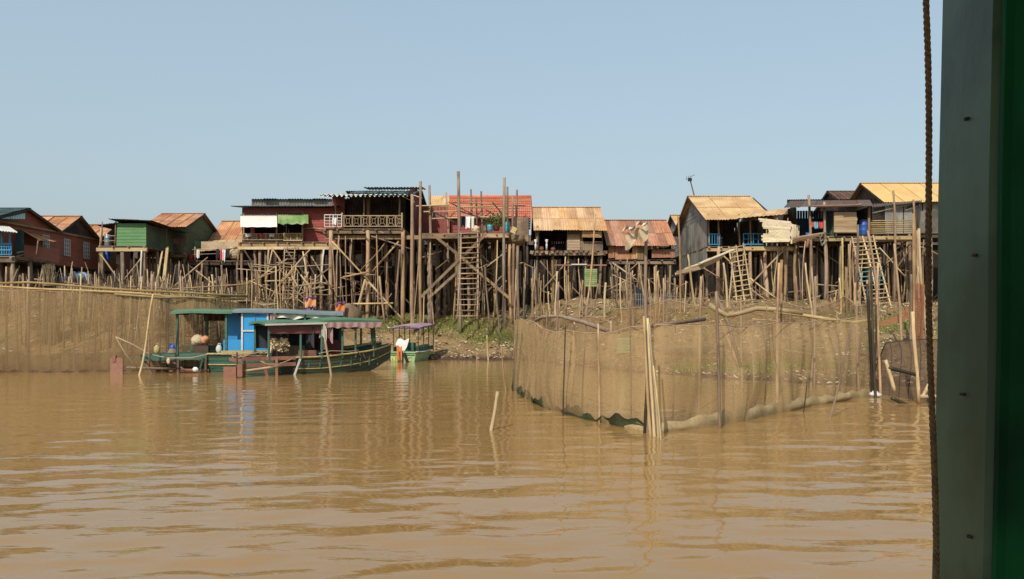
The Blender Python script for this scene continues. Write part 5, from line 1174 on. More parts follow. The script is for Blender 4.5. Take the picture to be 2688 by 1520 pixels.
# ---- single stakes: foot and top in the photograph
ST = [ # foot x, foot y, top x, top y, width, material, label
 (1291, 1130, 1306, 1028, 11, 'pole_pale', 'short pale board stump leaning out of the open water'),
 (1331, 1026, 1316, 905, 5, 'pole', 'thin stake leaning in the water left of the net pen'),
 (1283, 945, 1278, 880, 5, 'pole_pale', 'crooked pale stake at the waterline right of the small boat'),
 (1252, 950, 1252, 925, 3, 'pole', 'stub stake at the water edge below the tall ladder'),
 (363, 985, 402, 772, 6, 'pole_pale', 'long thin pole slanting up from the water at the boat stern'),
 (642, 940, 648, 730, 6, 'pole', 'long upright pole in front of the blue boat cabin'),
 (868, 985, 851, 850, 6, 'pole_pale', 'mooring pole leaning against the front boat hull'),
 (1283, 885, 1273, 700, 5, 'pole', 'slim crooked pole below the post platform'),
 (1310, 880, 1303, 740, 5, 'pole_grey', 'grey pole right of the slim crooked one below the post platform'),
 (1444, 828, 1440, 765, 4, 'pole_pale', 'short pale stake below the crossed braces of the tan-roofed house'),
 (1460, 835, 1462, 712, 5, 'pole_pale', 'pale straight stake below the dark opening'),
 (1484, 840, 1485, 710, 4, 'pole_grey', 'grey stake beside the pale straight one below the dark opening'),
 (1522, 805, 1530, 735, 5, 'pole', 'stake leaning just left of the green slatted panel'),
 (1535, 830, 1562, 560, 5, 'pole', 'very long pole leaning across the tan-roofed house'),
 (1560, 825, 1570, 745, 4, 'pole', 'stake leaning right of the green slatted panel'),
 (1587, 838, 1590, 742, 7, 'pole_pale', 'thick pale stake between the tan-roofed and the rusty house'),
 (1640, 800, 1628, 715, 4, 'pole', 'thin stake leaning left below the rusty house'),
 (1648, 795, 1647, 676, 4, 'pole', 'thin upright stake in front of the rusty house'),
 (1660, 860, 1655, 715, 6, 'pole_grey', 'grey stake below the rusty sheet wall'),
 (1692, 812, 1677, 690, 4, 'pole_pale', 'pale pole leaning behind the tall grey pen post'),
 (1720, 850, 1727, 712, 6, 'pole_pale', 'crooked pale stake right of the tall grey pen post'),
 (1715, 800, 1718, 700, 4, 'pole_pale', 'thin pale stake next to the crooked pale stake'),
 (1752, 780, 1757, 672, 4, 'pole', 'thin stake below the right end of the rusty house'),
 (1785, 822, 1780, 568, 6, 'pole', 'tall pole standing against the zinc wall corner'),
 (1829, 812, 1806, 668, 6, 'pole_pale', 'pale pole crossing behind the trough'),
 (1838, 800, 1841, 725, 8, 'pole', 'short stout stake under the trough'),
 (1876, 775, 1867, 692, 7, 'pole_pale', 'short pale stake left of the wide pale ladder'),
 (1908, 805, 1899, 690, 6, 'pole_pale', 'stake touching the foot of the wide pale ladder'),
 (1915, 810, 1922, 690, 4, 'pole', 'thin stick behind the wide pale ladder'),
 (2089, 830, 2089, 725, 3, 'pole', 'thin reddish stick between zinc house and dark porch'),
 (2133, 860, 2114, 690, 5, 'pole_pale', 'forked pale stake under the dark porch'),
 (2137, 830, 2140, 725, 5, 'pole', 'stake standing right beside the forked one'),
 (2192, 815, 2180, 780, 3, 'pole', 'little stick leaning under the plank box'),
 (2207, 822, 2203, 730, 5, 'pole_pale', 'split stake left of the yellow painted stilt'),
 (2222, 822, 2220, 700, 5, 'pole', 'stake just right of the yellow painted stilt'),
 (2232, 818, 2233, 632, 5, 'pole', 'long thin pole left of the broad ladder'),
 (2246, 830, 2245, 742, 7, 'pole', 'stout stake at the left foot of the broad ladder'),
 (2252, 822, 2252, 590, 8, 'pole_grey', 'flat grey post standing before the broad ladder'),
 (2277, 850, 2276, 735, 7, 'pole', 'stout stake in front of the broad ladder'),
 (2305, 845, 2278, 605, 7, 'pole', 'long brown pole leaning over the broad ladder'),
 (2365, 905, 2348, 640, 7, 'pole', 'long pole below the bamboo deck'),
 (1395, 800, 1396, 730, 7, 'pole_pale', 'stout pale stake left of the tan-roofed house'),
 (1377, 805, 1378, 690, 6, 'pole', 'stake at the corner between platform and tan-roofed house'),
 (1010, 850, 1008, 770, 4, 'pole', 'thin stick under the veranda house right side'),
 (1112, 845, 1114, 765, 4, 'pole_pale', 'small pale stick right of the veranda stilts'),
]
for a, b, c_, e_, w_, m, lb in ST:
    h_ = hit(a, b); r_ = w_ / 2 / F * h_.y; top = P(c_, e_, h_.y + rnd(-.1, .1)); dr = (top - h_).normalized()
    tag(pole('stake', h_ - dr * .45, top, r_ * 1.1, r_ * .8, m, None, bend=.026, seg=8), lb, 'stake', 'single stakes in mud and water')
# thickets of thin sticks
def ordinal(k): return {1: 'first', 2: 'second', 3: 'third'}.get(k, '%d%s' % (k, 'th' if 10 <= k % 100 <= 20 else {1: 'st', 2: 'nd', 3: 'rd'}.get(k % 10, 'th')))
for lo, hi_, y0_, y1_, n_, dmin, where in ((300, 480, 700, 790, 20, 44, 'below the green hut'), (480, 660, 700, 790, 24, 46, 'below the cloth porch'), (668, 850, 690, 820, 34, 42, 'below the red house'), (1335, 1420, 700, 810, 14, 40, 'left of the tan-roofed house'), (1420, 1600, 740, 815, 14, 40, 'below the tan-roofed house'), (1600, 1790, 690, 820, 22, 38, 'below the rusty house'), (1790, 1900, 720, 815, 8, 40, 'below the trough'), (2180, 2300, 700, 820, 16, 40, 'round the broad ladder')):
    for k, p in enumerate(sorted(rnd(lo, hi_) for _ in range(n_))):
        dd = rnd(dmin, dmin + 7); x_ = XX(p, dd); r_ = rnd(.022, .05); g_ = gz(x_, dd)
        dp = rnd(-9, 9); yt = rnd(y0_, y0_ + (y1_ - y0_) * .75); m = random.choice(('pole', 'pole_grey', 'pole_pale', 'pole'))
        lb = '%s %s stick %s, %s from the left %s' % ('thick' if r_ > .038 else 'thin', {'pole': 'brown', 'pole_grey': 'grey', 'pole_pale': 'pale'}[m], 'leaning left' if dp < -3 else 'leaning right' if dp > 3 else 'upright', ordinal(k + 1), where)
        tag(pole('stick', (x_, dd, g_ - .2), P(p + dp, yt, dd), r_, r_ * .75, m, None, bend=.03, seg=4, n=5), lb, 'stick', 'sticks in the thicket ' + where)

# ---- tangle of sticks and stair frames below the red house
ladder('narrow crooked stick ladder below the red house railing', P(742, 790, 45.5), P(748, 640, 50.3), P(768, 790, 45.5), P(776, 640, 50.3), 15, 'pole', .035, .025)
t = thing('stick_scaffold', 'tangled scaffold of crossed sticks below the red house', 'scaffold', hit(750, 815))
for k in range(46):
    a, b = rnd(662, 850), rnd(690, 815); an = rnd(-1.2, 1.2) if random.random() < .6 else rnd(-.15, .15); l = rnd(35, 110); dd = rnd(43.5, 48)
    p0, p1 = P(a - l / 2 * math.cos(an), b - l / 2 * math.sin(an), dd), P(a + l / 2 * math.cos(an), b + l / 2 * math.sin(an), dd + rnd(-.5, .5))
    for q in (p0, p1): q.z = max(q.z, gz(q.x, q.y))
    brace(t, p0, p1, rnd(.025, .05), random.choice(('pole', 'pole_pale', 'pole_grey')), 'pole')

# ---- mesh pens and grey sheets on the bank below the rusty house
t = thing('mesh_pen', 'small grey wire-mesh pen on the bank below the rusty house', 'pen', hit(1740, 830))
b0 = hit(1662, 815); b1 = hit(1802, 815)
for k in range(24):
    p = 1664 + k * 5.8; dd = b0.y + (b1.y - b0.y) * k / 23; MB().box((XX(p, dd) - .012, dd, gz(XX(p, dd), dd) - .05), (XX(p, dd) + .012, dd + .025, ZZ(770 + (20 if k > 18 else 0), dd))).build('bar', MATS['zinc'], t)
for y_ in (772, 786, 800): brace(t, P(1662, y_, b0.y + .02), P(1802, y_ + 8, b1.y + .02), .018, 'zinc', 'rail')
def fn(u, v): return P(1662 + 36 * u, 750 + 60 * v + 18 * u * (1 - v), b0.y + .6 + .1 * math.sin(u * 5))
MB().grid(fn, 8, 5).build('tarp', MATS['dark_cloth'], t, smooth=True)

# ---- low boat hull and green crate seen through the pen net
t = thing('beached_canoe', 'small grey canoe beached on the mud behind the pen net', 'boat', hit(1790, 945))
b_ = hit(1795, 940)
def fn(u, v):
    s = u * 2.6 - 1.3; w_ = .34 * (1 - (abs(s) / 1.35) ** 2.4); a_ = math.pi * v
    return V((b_.x + s, b_.y + s * .25 - math.cos(a_) * w_, b_.z + .42 - math.sin(a_) * .36 * (1 - .4 * (abs(s) / 1.3) ** 3) + .16 * (abs(s) / 1.3) ** 3))
MB().grid(fn, 22, 10).build('hull', MATS['zinc'], t, smooth=True)
MB().bar(b_ + V((-.4, -.3, .4)), b_ + V((-.3, .3, .4)), .16, .03).build('seat', MATS['plank'], t)
b_ = hit(1640, 930); t = thing('green_crate', 'pale green slatted crate behind the pen net', 'crate', b_)
for k in range(5): MB().box(b_ + V((-.34, 0, .05 + k * .14)), b_ + V((.34, .03, .15 + k * .14))).build('slat', MATS['boat_pale_green'], t)
for s in (-.34, .31): MB().box(b_ + V((s, .031, 0)), b_ + V((s + .04, .6, .74))).build('side', MATS['boat_pale_green'], t)

# ================================================================== boats
def frame(O, th):
    h_ = V((math.cos(th), math.sin(th), 0)); n_ = V((-math.sin(th), math.cos(th), 0)); O = V(O)
    return lambda s, t_, z_: O + h_ * s + n_ * t_ + V((0, 0, z_))
def spl(st, s):
    xs = [q[0] for q in st]; return [float(np.interp(s, xs, [q[i] for q in st])) for i in range(1, 5)]
def hull_(parent, W, st, m, nseg=26):
    """st: station, half width at bottom, half width at rim, bottom height, rim height"""
    ss = np.linspace(st[0][0], st[-1][0], nseg)
    raw = np.array([spl(st, s) for s in ss]); k = np.ones(5) / 5
    for c in range(4):
        p = np.convolve(np.pad(raw[:, c], 2, mode='edge'), k, 'valid'); p[0], p[-1] = raw[0, c], raw[-1, c]; raw[:, c] = p
    mb = MB(); rows = []
    for s, (wb, wt, zb, zt) in zip(ss, raw):
        wm, zm = wb + (wt - wb) * .62, zb + (zt - zb) * .5
        prof = [(-wt, zt), (-wm, zm), (-wb, zb), (wb, zb), (wm, zm), (wt, zt), (wt - .05, zt), (wm - .05, zm), (wb - .05, zb + .05), (-wb + .05, zb + .05), (-wm + .05, zm), (-wt + .05, zt)]
        rows.append(len(mb.v)); mb.v += [tuple(W(s, t_, z_)) for t_, z_ in prof]
    n = 12
    for a, b in zip(rows, rows[1:]):
        for j in range(n): mb.f.append((a + j, b + j, b + (j + 1) % n, a + (j + 1) % n))
    mb.f.append(tuple(rows[0] + j for j in range(6))); mb.f.append(tuple(rows[-1] + j for j in reversed(range(6))))
    o = mb.build('hull', MATS[m], parent)
    return ss, raw
def strake(parent, W, ss, raw, side, frac, r, m, name='strake', i0=0, i1=None):
    pts = []
    for s, (wb, wt, zb, zt) in list(zip(ss, raw))[i0:i1]:
        wm, zm = wb + (wt - wb) * .62, zb + (zt - zb) * .5
        if frac >= .5: f = (frac - .5) / .5; w_, z_ = wm + (wt - wm) * f, zm + (zt - zm) * f
        else: f = frac / .5; w_, z_ = wb + (wm - wb) * f, zb + (zm - zb) * f
        pts.append(W(s, side * (w_ + r * .4), z_))
    MB().tube(pts, r, 6).build(name, MATS[m], parent, smooth=True)
def flat_roof(parent, W, s0, s1, hw, z0, z1, m, th_=.09, arch=.1, name='roof'):
    mb = MB()
    def fn(u, v): return W(s0 + (s1 - s0) * u, -hw + 2 * hw * v, z0 + (z1 - z0) * u + arch * math.sin(math.pi * v) + .03 * math.sin(u * 5))
    mb.grid(fn, 12, 8)
    def fn2(u, v): return W(s0 + (s1 - s0) * u, hw - 2 * hw * v, z0 - th_ + (z1 - z0) * u + arch * math.sin(math.pi * v) + .03 * math.sin(u * 5))
    mb.grid(fn2, 12, 8)
    for v in (0, 1): mb.grid(lambda a, b: fn(a, v).lerp(fn2(a, 1 - v), b), 12, 1)
    for u in (0, 1): mb.grid(lambda a, b: fn(u, a).lerp(fn2(u, 1 - a), b), 8, 1)
    return mb.build(name, MATS[m], parent)
def drape(parent, W, s0, s1, t_, z0, z1, m, name='curtain', ruff=.05, freq=30, scal=0.0):
    def fn(u, v): return W(s0 + (s1 - s0) * u, t_ + ruff * math.sin(u * freq) * (.3 + .7 * v), z0 + (z1 - z0) * v + scal * abs(math.sin(u * freq * .35)) * v)
    return MB().grid(fn, 50, 5).build(name, MATS[m], parent, smooth=True)

# ---- boat with the blue cabin
th1 = R(11); nv = V((-math.sin(th1), math.cos(th1), 0))
O1 = V((XX(380, 31.9), 31.9, 0)) + nv * 1.0
W1 = frame(O1, th1)
b1 = thing('river_boat', 'long green river boat with blue cabin panel moored behind the other boat', 'boat', O1, 'covered boats moored at the bank')
ss, raw = hull_(b1, W1, [(2.3, .72, .95, -.25, .78), (3.4, .85, 1.02, -.3, .78), (6.4, .82, 1.0, -.28, .85), (8.0, .5, .72, -.05, .98), (9.35, .04, .12, .6, 1.2)], 'boat_teal')
for f_ in (.3, .42, .7, .85): strake(b1, W1, ss, raw, -1, f_, .009, 'pole_wet', 'plank_seam')
strake(b1, W1, ss, raw, -1, .97, .045, 'yellow_paint', 'rubbing_strake'); strake(b1, W1, ss, raw, -1, .55, .03, 'yellow_paint'); strake(b1, W1, ss, raw, 1, .97, .05, 'yellow_paint', 'rubbing_strake')
mb = MB()
for k in range(34): mb.box((0, 0, 0), (0, 0, 0)) if False else mb.bar(W1(.05 + k * .27, -.9 if k < 26 else -.5, .74), W1(.05 + k * .27, .9 if k < 26 else .5, .74), .25, .04)
tag(mb.build('deck', MATS['boat_teal'], b1), kind='stuff')
for t_ in (-.97, .97): MB().bar(W1(-.15, t_, .62), W1(2.35, t_, .66), .06, .26).build('side_board', MATS['boat_teal'], b1)
MB().bar(W1(-.15, -.95, .62), W1(-.15, .95, .62), .06, .24).build('stern_board', MATS['boat_teal'], b1)
for t_ in (-.9, .6): MB().bar(W1(.9, t_, .1), W1(2.4, t_, .08), .06, .12).build('stern_frame', MATS['red_lead'], b1)
for s in (1.25, 2.3): MB().bar(W1(s, -.95, -.3), W1(s, -.95, .6), .09, .09).build('stern_post', MATS['plank'], b1)
MB().bar(W1(.9, -.9, .55), W1(1.5, -.9, .1), .06, .05).build('stern_post', MATS['pole_grey'], b1); MB().bar(W1(-.05, -.85, .5), W1(.3, -.95, -.1), .06, .05).build('stern_post', MATS['pole_grey'], b1)
MB().bar(W1(2.2, -1.02, .6), W1(2.0, -1.06, -.2), .08, .06).build('stern_post', MATS['boat_teal'], b1)
flat_roof(b1, W1, 1.0, 3.35, 1.2, 2.44, 2.5, 'boat_roof_green'); flat_roof(b1, W1, 3.36, 7.75, 1.2, 2.5, 2.42, 'boat_roof_blue')
for s, t_, m in ((1.22, -1.0, 'boat_teal'), (2.0, .95, 'boat_teal'), (3.1, -1.0, 'boat_teal'), (3.1, .95, 'boat_teal'), (4.9, .95, 'boat_teal'), (6.2, -1.0, 'boat_teal'), (6.2, .95, 'boat_teal'), (7.6, -.95, 'boat_teal'), (7.6, .95, 'boat_teal')): MB().bar(W1(s, t_, .72), W1(s, t_, 2.42), .085, .085).build('post', MATS[m], b1)
MB().bar(W1(1.0, .97, .92), W1(3.2, .97, .92), .05, .22).build('side_board', MATS['boat_teal'], b1)
MB().box(W1(0, 0, 0), W1(0, 0, 0))
def panel(s0, s1, t_, z0, z1, m, name):
    return MB().bar(W1(s0, t_, (z0 + z1) / 2), W1(s1, t_, (z0 + z1) / 2), .05, z1 - z0).build(name, MATS[m], b1)
cab = panel(2.98, 3.75, -.35, .85, 2.4, 'blue_panel', 'cabin_panel'); panel(3.0, 4.75, .8, .85, 2.4, 'blue_panel', 'cabin_panel'); panel(2.98, 3.72, -.98, .85, 1.32, 'blue_panel', 'cabin_panel')
dr = panel(3.72, 4.72, -1.0, .88, 2.38, 'blue_panel', 'cabin_door')
for s in (3.72, 4.72): MB().bar(W1(s, -1.04, .88), W1(s, -1.04, 2.4), .07, .05).build('frame', MATS['fascia_white'], dr)
MB().bar(W1(3.72, -1.045, 1.68), W1(4.72, -1.045, 1.68), .05, .06).build('frame', MATS['fascia_white'], dr); MB().bar(W1(4.22, -1.035, .9), W1(4.22, -1.035, 2.38), .03, .03).build('frame', MATS['blue_paint'], dr)
panel(2.9, 4.8, -1.03, .72, .88, 'yellow_paint', 'cabin_sill')
drape(b1, W1, 1.9, 3.1, .92, 2.4, 2.08, 'maroon'); drape(b1, W1, 4.8, 7.6, -1.05, 2.36, 2.12, 'white_cloth', 'rolled_tarp', .09, 26, .1)
drape(b1, W1, 4.8, 5.0, -1.08, 2.3, 1.3, 'pink_cloth', 'rolled_tarp', .04, 12)
en = MB().bar(W1(1.75, -.5, .9), W1(2.35, -.5, .9), .42, .36).build('engine', MATS['engine_iron'], b1); MB().blob(W1(1.9, -.45, 1.28), (.3, .28, .24), 2, rough=.4).build('cover', MATS['sack'], en, smooth=True); MB().blob(W1(2.18, -.5, 1.3), (.2, .2, .16), 3, rough=.5).build('cover', MATS['peach_cloth'], en, smooth=True)
ru = MB().bar(P(290, 962, 31.3), P(323, 962, 31.3), .05, .68).build('rudder', MATS['red_lead'], b1); MB().bar(P(301, 933, 31.3), P(301, 950, 31.3), .12, .12).build('stock', MATS['red_lead'], ru); MB().bar(P(295, 985, 31.3), P(330, 972, 31.3), .04, .04).build('bracket', MATS['engine_iron'], ru)
MB().tube([P(332, 965, 31.3), P(400, 967, 31.4), W1(1.4, -.7, .12)], .05, 7).build('propeller_shaft', MATS['pole'], b1, smooth=True)
MB().tube([P(303, 884, 31.3), P(350, 905, 31.4), P(392, 930, 31.6), P(440, 940, 31.7), P(500, 940, 31.75), P(548, 930, 31.8)], .028, 6).build('mooring_line', MATS['rope_line'], b1, smooth=True)
MB().tube([P(303, 884, 31.3), P(330, 930, 31.3), P(362, 968, 31.3)], .022, 6).build('mooring_line', MATS['rope_line'], b1, smooth=True)
MB().tube([P(392, 970, 31.5), P(392, 878, 31.5)], .035, 6).build('stern_pole', MATS['pole'], b1, smooth=True)
MB().blob(P(442, 948, 31.2), (.07, .05, .12), 1).build('fender', MATS['sack'], b1, smooth=True); MB().blob(P(513, 970, 31.2), (.12, .06, .1), 4).build('fender', MATS['white_thing'], b1, smooth=True)

# ---- front boat with pink valance
th2 = R(36); nv = V((-math.sin(th2), math.cos(th2), 0))
O2 = V((XX(640, 29.9), 29.9, 0)) + nv * .8
W2 = frame(O2, th2)
b2 = thing('river_boat', 'green wooden boat with pink patterned valance moored in front', 'boat', O2, 'covered boats moored at the bank')
ss, raw = hull_(b2, W2, [(1.95, .55, .78, -.25, .7), (3.0, .68, .86, -.3, .7), (4.4, .6, .8, -.2, .8), (5.5, .36, .56, .0, .9), (6.5, .03, .09, .5, 1.1)], 'boat_green')
for f_ in (.22, .36, .64, .78, .88): strake(b2, W2, ss, raw, -1, f_, .009, 'pole_wet', 'plank_seam')
for k in range(9): MB().bar(W2(2.1 + k * .45, -spl([(a[0], a[1], a[2], a[3], a[4]) for a in [(1.95, .55, .78, -.25, .7), (3.0, .68, .86, -.3, .7), (4.4, .6, .8, -.2, .8), (5.5, .36, .56, .0, .9), (6.5, .03, .09, .5, 1.1)]], 2.1 + k * .45)[1] + .06, .25), W2(2.1 + k * .45, -spl([(a[0], a[1], a[2], a[3], a[4]) for a in [(1.95, .55, .78, -.25, .7), (3.0, .68, .86, -.3, .7), (4.4, .6, .8, -.2, .8), (5.5, .36, .56, .0, .9), (6.5, .03, .09, .5, 1.1)]], 2.1 + k * .45)[1] + .06, .72 + .02 * k), .05, .04).build('rib', MATS['boat_teal'], b2)
strake(b2, W2, ss, raw, -1, .97, .04, 'yellow_paint', 'rubbing_strake'); strake(b2, W2, ss, raw, -1, .5, .022, 'yellow_paint'); strake(b2, W2, ss, raw, 1, .97, .045, 'boat_teal', 'rubbing_strake')
mb = MB()
for k in range(22): mb.bar(W2(.05 + k * .25, -.72 if k < 18 else -.4, .62), W2(.05 + k * .25, .72 if k < 18 else .4, .62), .235, .04)
tag(mb.build('deck', MATS['boat_teal'], b2), kind='stuff')
for t_, z_, m in ((-.8, .66, 'red_lead'), (-.8, .42, 'red_lead'), (.75, .6, 'red_lead')): MB().bar(W2(-.05, t_, z_), W2(2.0, t_, z_), .06, .14).build('stern_frame', MATS[m], b2)
MB().bar(W2(-.05, -.8, .6), W2(-.05, .75, .6), .07, .12).build('stern_frame', MATS['red_lead'], b2)
for s, t_ in ((.0, -.8), (.7, -.82), (1.25, -.82)): MB().bar(W2(s, t_, .66), W2(s + (.25 if s == .7 else 0), t_, -.3), .1, .08).build('stern_post', MATS['red_lead' if s else 'plank'], b2)
MB().bar(W2(2.15, -.9, .62), W2(1.85, -.88, -.2), .07, .06).build('stern_post', MATS['fascia_white'], b2)
flat_roof(b2, W2, .75, 3.25, .98, 2.0, 2.05, 'boat_roof_green', th_=.1, name='roof'); flat_roof(b2, W2, 3.1, 5.6, .98, 2.1, 2.13, 'boat_roof_green', th_=.1)
MB().bar(W2(.75, -1.0, 1.95), W2(3.2, -1.0, 2.0), .04, .07).build('roof_edge', MATS['fascia_white'], b2)
drape(b2, W2, .95, 3.0, -.86, 1.9, 1.6, 'maroon', 'curtain', .02, 18); drape(b2, W2, 3.15, 5.6, -1.02, 2.04, 1.78, 'pink_cloth', 'valance', .03, 44, .06); drape(b2, W2, 3.1, 5.55, .98, 2.0, 1.7, 'pink_cloth', 'valance', .03, 40, .05)
drape(b2, W2, 3.0, 3.25, -.85, 1.95, .95, 'pink_cloth', 'curtain', .05, 20); drape(b2, W2, 3.7, 4.0, .7, 1.9, 1.0, 'dark_cloth', 'curtain', .05, 20)
for s, t_, m in ((.95, -.8, 'boat_teal'), (.95, .8, 'boat_teal'), (1.6, -.3, 'boat_teal'), (2.3, .8, 'boat_teal'), (2.2, -.82, 'boat_teal'), (3.05, -.86, 'boat_teal'), (3.1, .8, 'boat_teal'), (3.95, -.8, 'boat_teal'), (4.55, -.74, 'boat_green'), (4.5, .75, 'boat_teal'), (5.45, -.55, 'boat_green'), (5.4, .55, 'boat_teal')): MB().bar(W2(s, t_, .6), W2(s, t_, 2.0), .075, .075).build('post', MATS[m], b2)
MB().bar(W2(5.5, -.5, .95), W2(5.35, -.62, 2.0), .2, .05).build('bow_board', MATS['boat_teal'], b2)
en = MB().bar(W2(1.2, -.25, .8), W2(1.8, -.25, .8), .4, .3).build('engine', MATS['engine_iron'], b2)
mb = MB()
for k in range(34): mb.blob(W2(1.2 + rnd(0, .58), -.4 + rnd(-.2, .25), .95 + rnd(0, .44)), (rnd(.06, .12), rnd(.06, .1), rnd(.06, .11)), k, rough=1.1)
mb.build('cover', MATS['sack'], en)
MB().bar(W2(1.15, -.5, 1.05), W2(1.0, -.6, .66), .12, .1).build('cover', MATS['sack'], en)
MB().bar(W2(1.1, -.3, 1.48), W2(1.9, -.3, 1.44), .2, .1).build('hood', MATS['dark_cloth'], en)
MB().bar(W2(2.2, -.6, .78), W2(2.9, -.62, .78), .08, .3).build('side_box', MATS['red_lead'], b2)
MB().bar(W2(2.1, .2, .9), W2(2.7, .2, .9), .3, .4).build('bench', MATS['plank'], b2); MB().bar(W2(3.4, .1, 1.0), W2(4.2, .1, 1.0), .4, .6).build('locker', MATS['maroon'], b2)
ru = MB().bar(P(587, 978, 29.5), P(622, 978, 29.5), .05, .42).build('rudder', MATS['red_lead'], b2); MB().bar(P(622, 925, 29.5), P(622, 992, 29.5), .05, .05).build('stock', MATS['engine_iron'], ru); MB().bar(P(632, 955, 29.5), P(632, 988, 29.5), .18, .2).build('bracket', MATS['red_lead'], ru)
MB().tube([P(640, 974, 29.6), P(700, 966, 29.9), P(740, 960, 30.3)], .045, 7).build('propeller_shaft', MATS['pole'], b2, smooth=True)
MB().tube([P(684, 948, 29.9), P(700, 956, 29.9), P(730, 957, 30), P(760, 945, 30.2), P(782, 932, 30.8)], .022, 6).build('mooring_line', MATS['rope_line'], b2, smooth=True)
MB().tube([W2(2.9, -.9, .8), W2(3.4, -.95, .9), W2(4.2, -.95, .86), W2(4.6, -.92, .9)], .016, 5).build('mooring_line', MATS['rope_line'], b2, smooth=True)
MB().tube([W2(4.6, -.84, .85), W2(4.75, -.9, .6), W2(4.95, -.84, .5), W2(4.85, -.82, .75)], .022, 6).build('fender', MATS['pole_dark'], b2, smooth=True)
drape(b2, W2, 1.0, 3.0, .82, 1.95, 1.0, 'dark_cloth', 'curtain', .04, 24); drape(b2, W2, 3.3, 3.8, .78, 1.95, .8, 'maroon', 'curtain', .04, 16); drape(b2, W2, 4.0, 4.45, .72, 1.95, .85, 'dark_cloth', 'curtain', .04, 16)  # dark cloths added along the far side to darken the boat's inside
drape(b1, W1, 4.9, 7.6, .95, 2.4, 1.1, 'dark_cloth', 'curtain', .05, 30)  # added dark backing that deepens the shade inside the cabin boat
for k, (px_, yy, m, lb) in enumerate(((800, 905, 'clay_pot', 'brown basin on the front boat deck behind the red box'), (812, 915, 'aqua_drum', 'small turquoise tub on the front boat deck'), (905, 912, 'red_plastic', 'red tub under the front boat roof near the bow'))):
    q = W2(2.45 + k * .75, -.45 + .2 * k, .64); r_ = .16 + .03 * k
    tag(MB().lathe(q, [(r_ * .75, 0), (r_, .2), (r_ * 1.05, .22), (r_ * .9, .215)], 12).build('tub', MATS[m], None, smooth=True, origin=q), lb, 'tub')
q = W1(5.6, -.5, .76)
for k in range(4):
    mb = MB(); mb.blob(q + V((k * .42, rnd(-.1, .1), .2)), (.26, .22, .22), k + 3, rough=.4); tag(mb.build('sack', MATS[['sack', 'dark_cloth', 'tan_cloth', 'sack'][k]], None, smooth=True, origin=q + V((k * .42, 0, 0))), ['leftmost pale sack on deck of the boat with blue cabin', 'dark sack between two sacks on the blue cabin boat', 'brownish sack right of the dark one on the blue cabin boat', 'rightmost pale sack on deck of the boat with blue cabin'][k], 'sack')
for k in range(9): MB().bar(W1(1.2 + k * .78, -1.12, 2.36), W1(1.2 + k * .78, 1.12, 2.36), .05, .05).build('rafter', MATS['plank_dark'], b1)
for k in range(7): MB().bar(W2(.95 + k * .72, -.93, 1.92 + (.1 if k > 2 else 0)), W2(.95 + k * .72, .93, 1.92 + (.1 if k > 2 else 0)), .045, .045).build('rafter', MATS['plank_dark'], b2)
for k, (s_, t_, m, lb) in enumerate(((.35, -.55, 'yellow_paint', 'yellow jerrycan on the stern of the blue cabin boat'), (.75, .35, 'blue_drum', 'blue jerrycan on the stern of the blue cabin boat'), (2.75, -.6, 'white_thing', 'white jerrycan by the blue cabin'))):
    q = W1(s_, t_, .76); jc = thing('jerrycan', lb, 'jerrycan', q)
    MB().blob(q + V((0, 0, .17)), (.13, .09, .18), k, n=12, m=8, rough=.05).build('body', MATS[m], jc, smooth=True)
    MB().tube([q + V((-.05, 0, .32)), q + V((-.03, 0, .4)), q + V((.05, 0, .4)), q + V((.07, 0, .32))], .015, 6).build('handle', MATS[m], jc, smooth=True)
    MB().lathe(q + V((-.08, 0, .31)), [(.03, 0), (.03, .06)], 8).build('cap', MATS['dark_cloth'], jc)
for k, (Wf, s_, t_, z_, own, lb) in enumerate(((W1, .95, -.55, .78, b1, 'coil of pale rope on the blue cabin boat stern'), (W2, 4.9, .05, .68, b2, 'coil of pale rope at the bow of the front boat'))):
    q = Wf(s_, t_, z_); pts = [q + V((math.cos(a * .5) * (.2 - a * .0012), math.sin(a * .5) * (.2 - a * .0012), a * .0022)) for a in range(76)]
    tag(MB().tube(pts, .014, 5).build('rope_coil', MATS['rope_line'], None, smooth=True, origin=q), lb, 'rope')
for k, (px_, m, hp) in enumerate(((838, 'white_thing', 24), (846, 'pink_cloth', 30), (760, 'dark_cloth', 22))):
    q = [W2(3.08, -.9, 1.9), W2(3.35, -.88, 1.9), W2(2.6, -.8, 1.86)][k]
    def fn(u, v): return q + V((.3 * (u - .5), .03 * math.sin(u * 12), -v * (.5 + .1 * k) * (1 - .2 * math.sin(u * 5))))
    tag(MB().grid(fn, 10, 6).build('garment', MATS[m], None, smooth=True, origin=q - V((0, 0, .6))), ['white shirt hung at the teal post of the front boat', 'pink cloth hung under the valance of the front boat', 'dark cloth hung under the cream roof edge of the front boat'][k], 'laundry')
t = thing('firewood', 'bundle of crooked sticks lying on the front boat stern', 'firewood', W2(.6, -.2, .66))
for k in range(20): pole('stick', W2(rnd(-.1, .5), rnd(-.75, .5), .68 + rnd(0, .12)), W2(rnd(.5, 1.2), rnd(-.75, .5), .72 + rnd(0, .22)), .022, .015, random.choice(('pole', 'pole_pale', 'pole_dark')), t, bend=.08, seg=4, n=5)

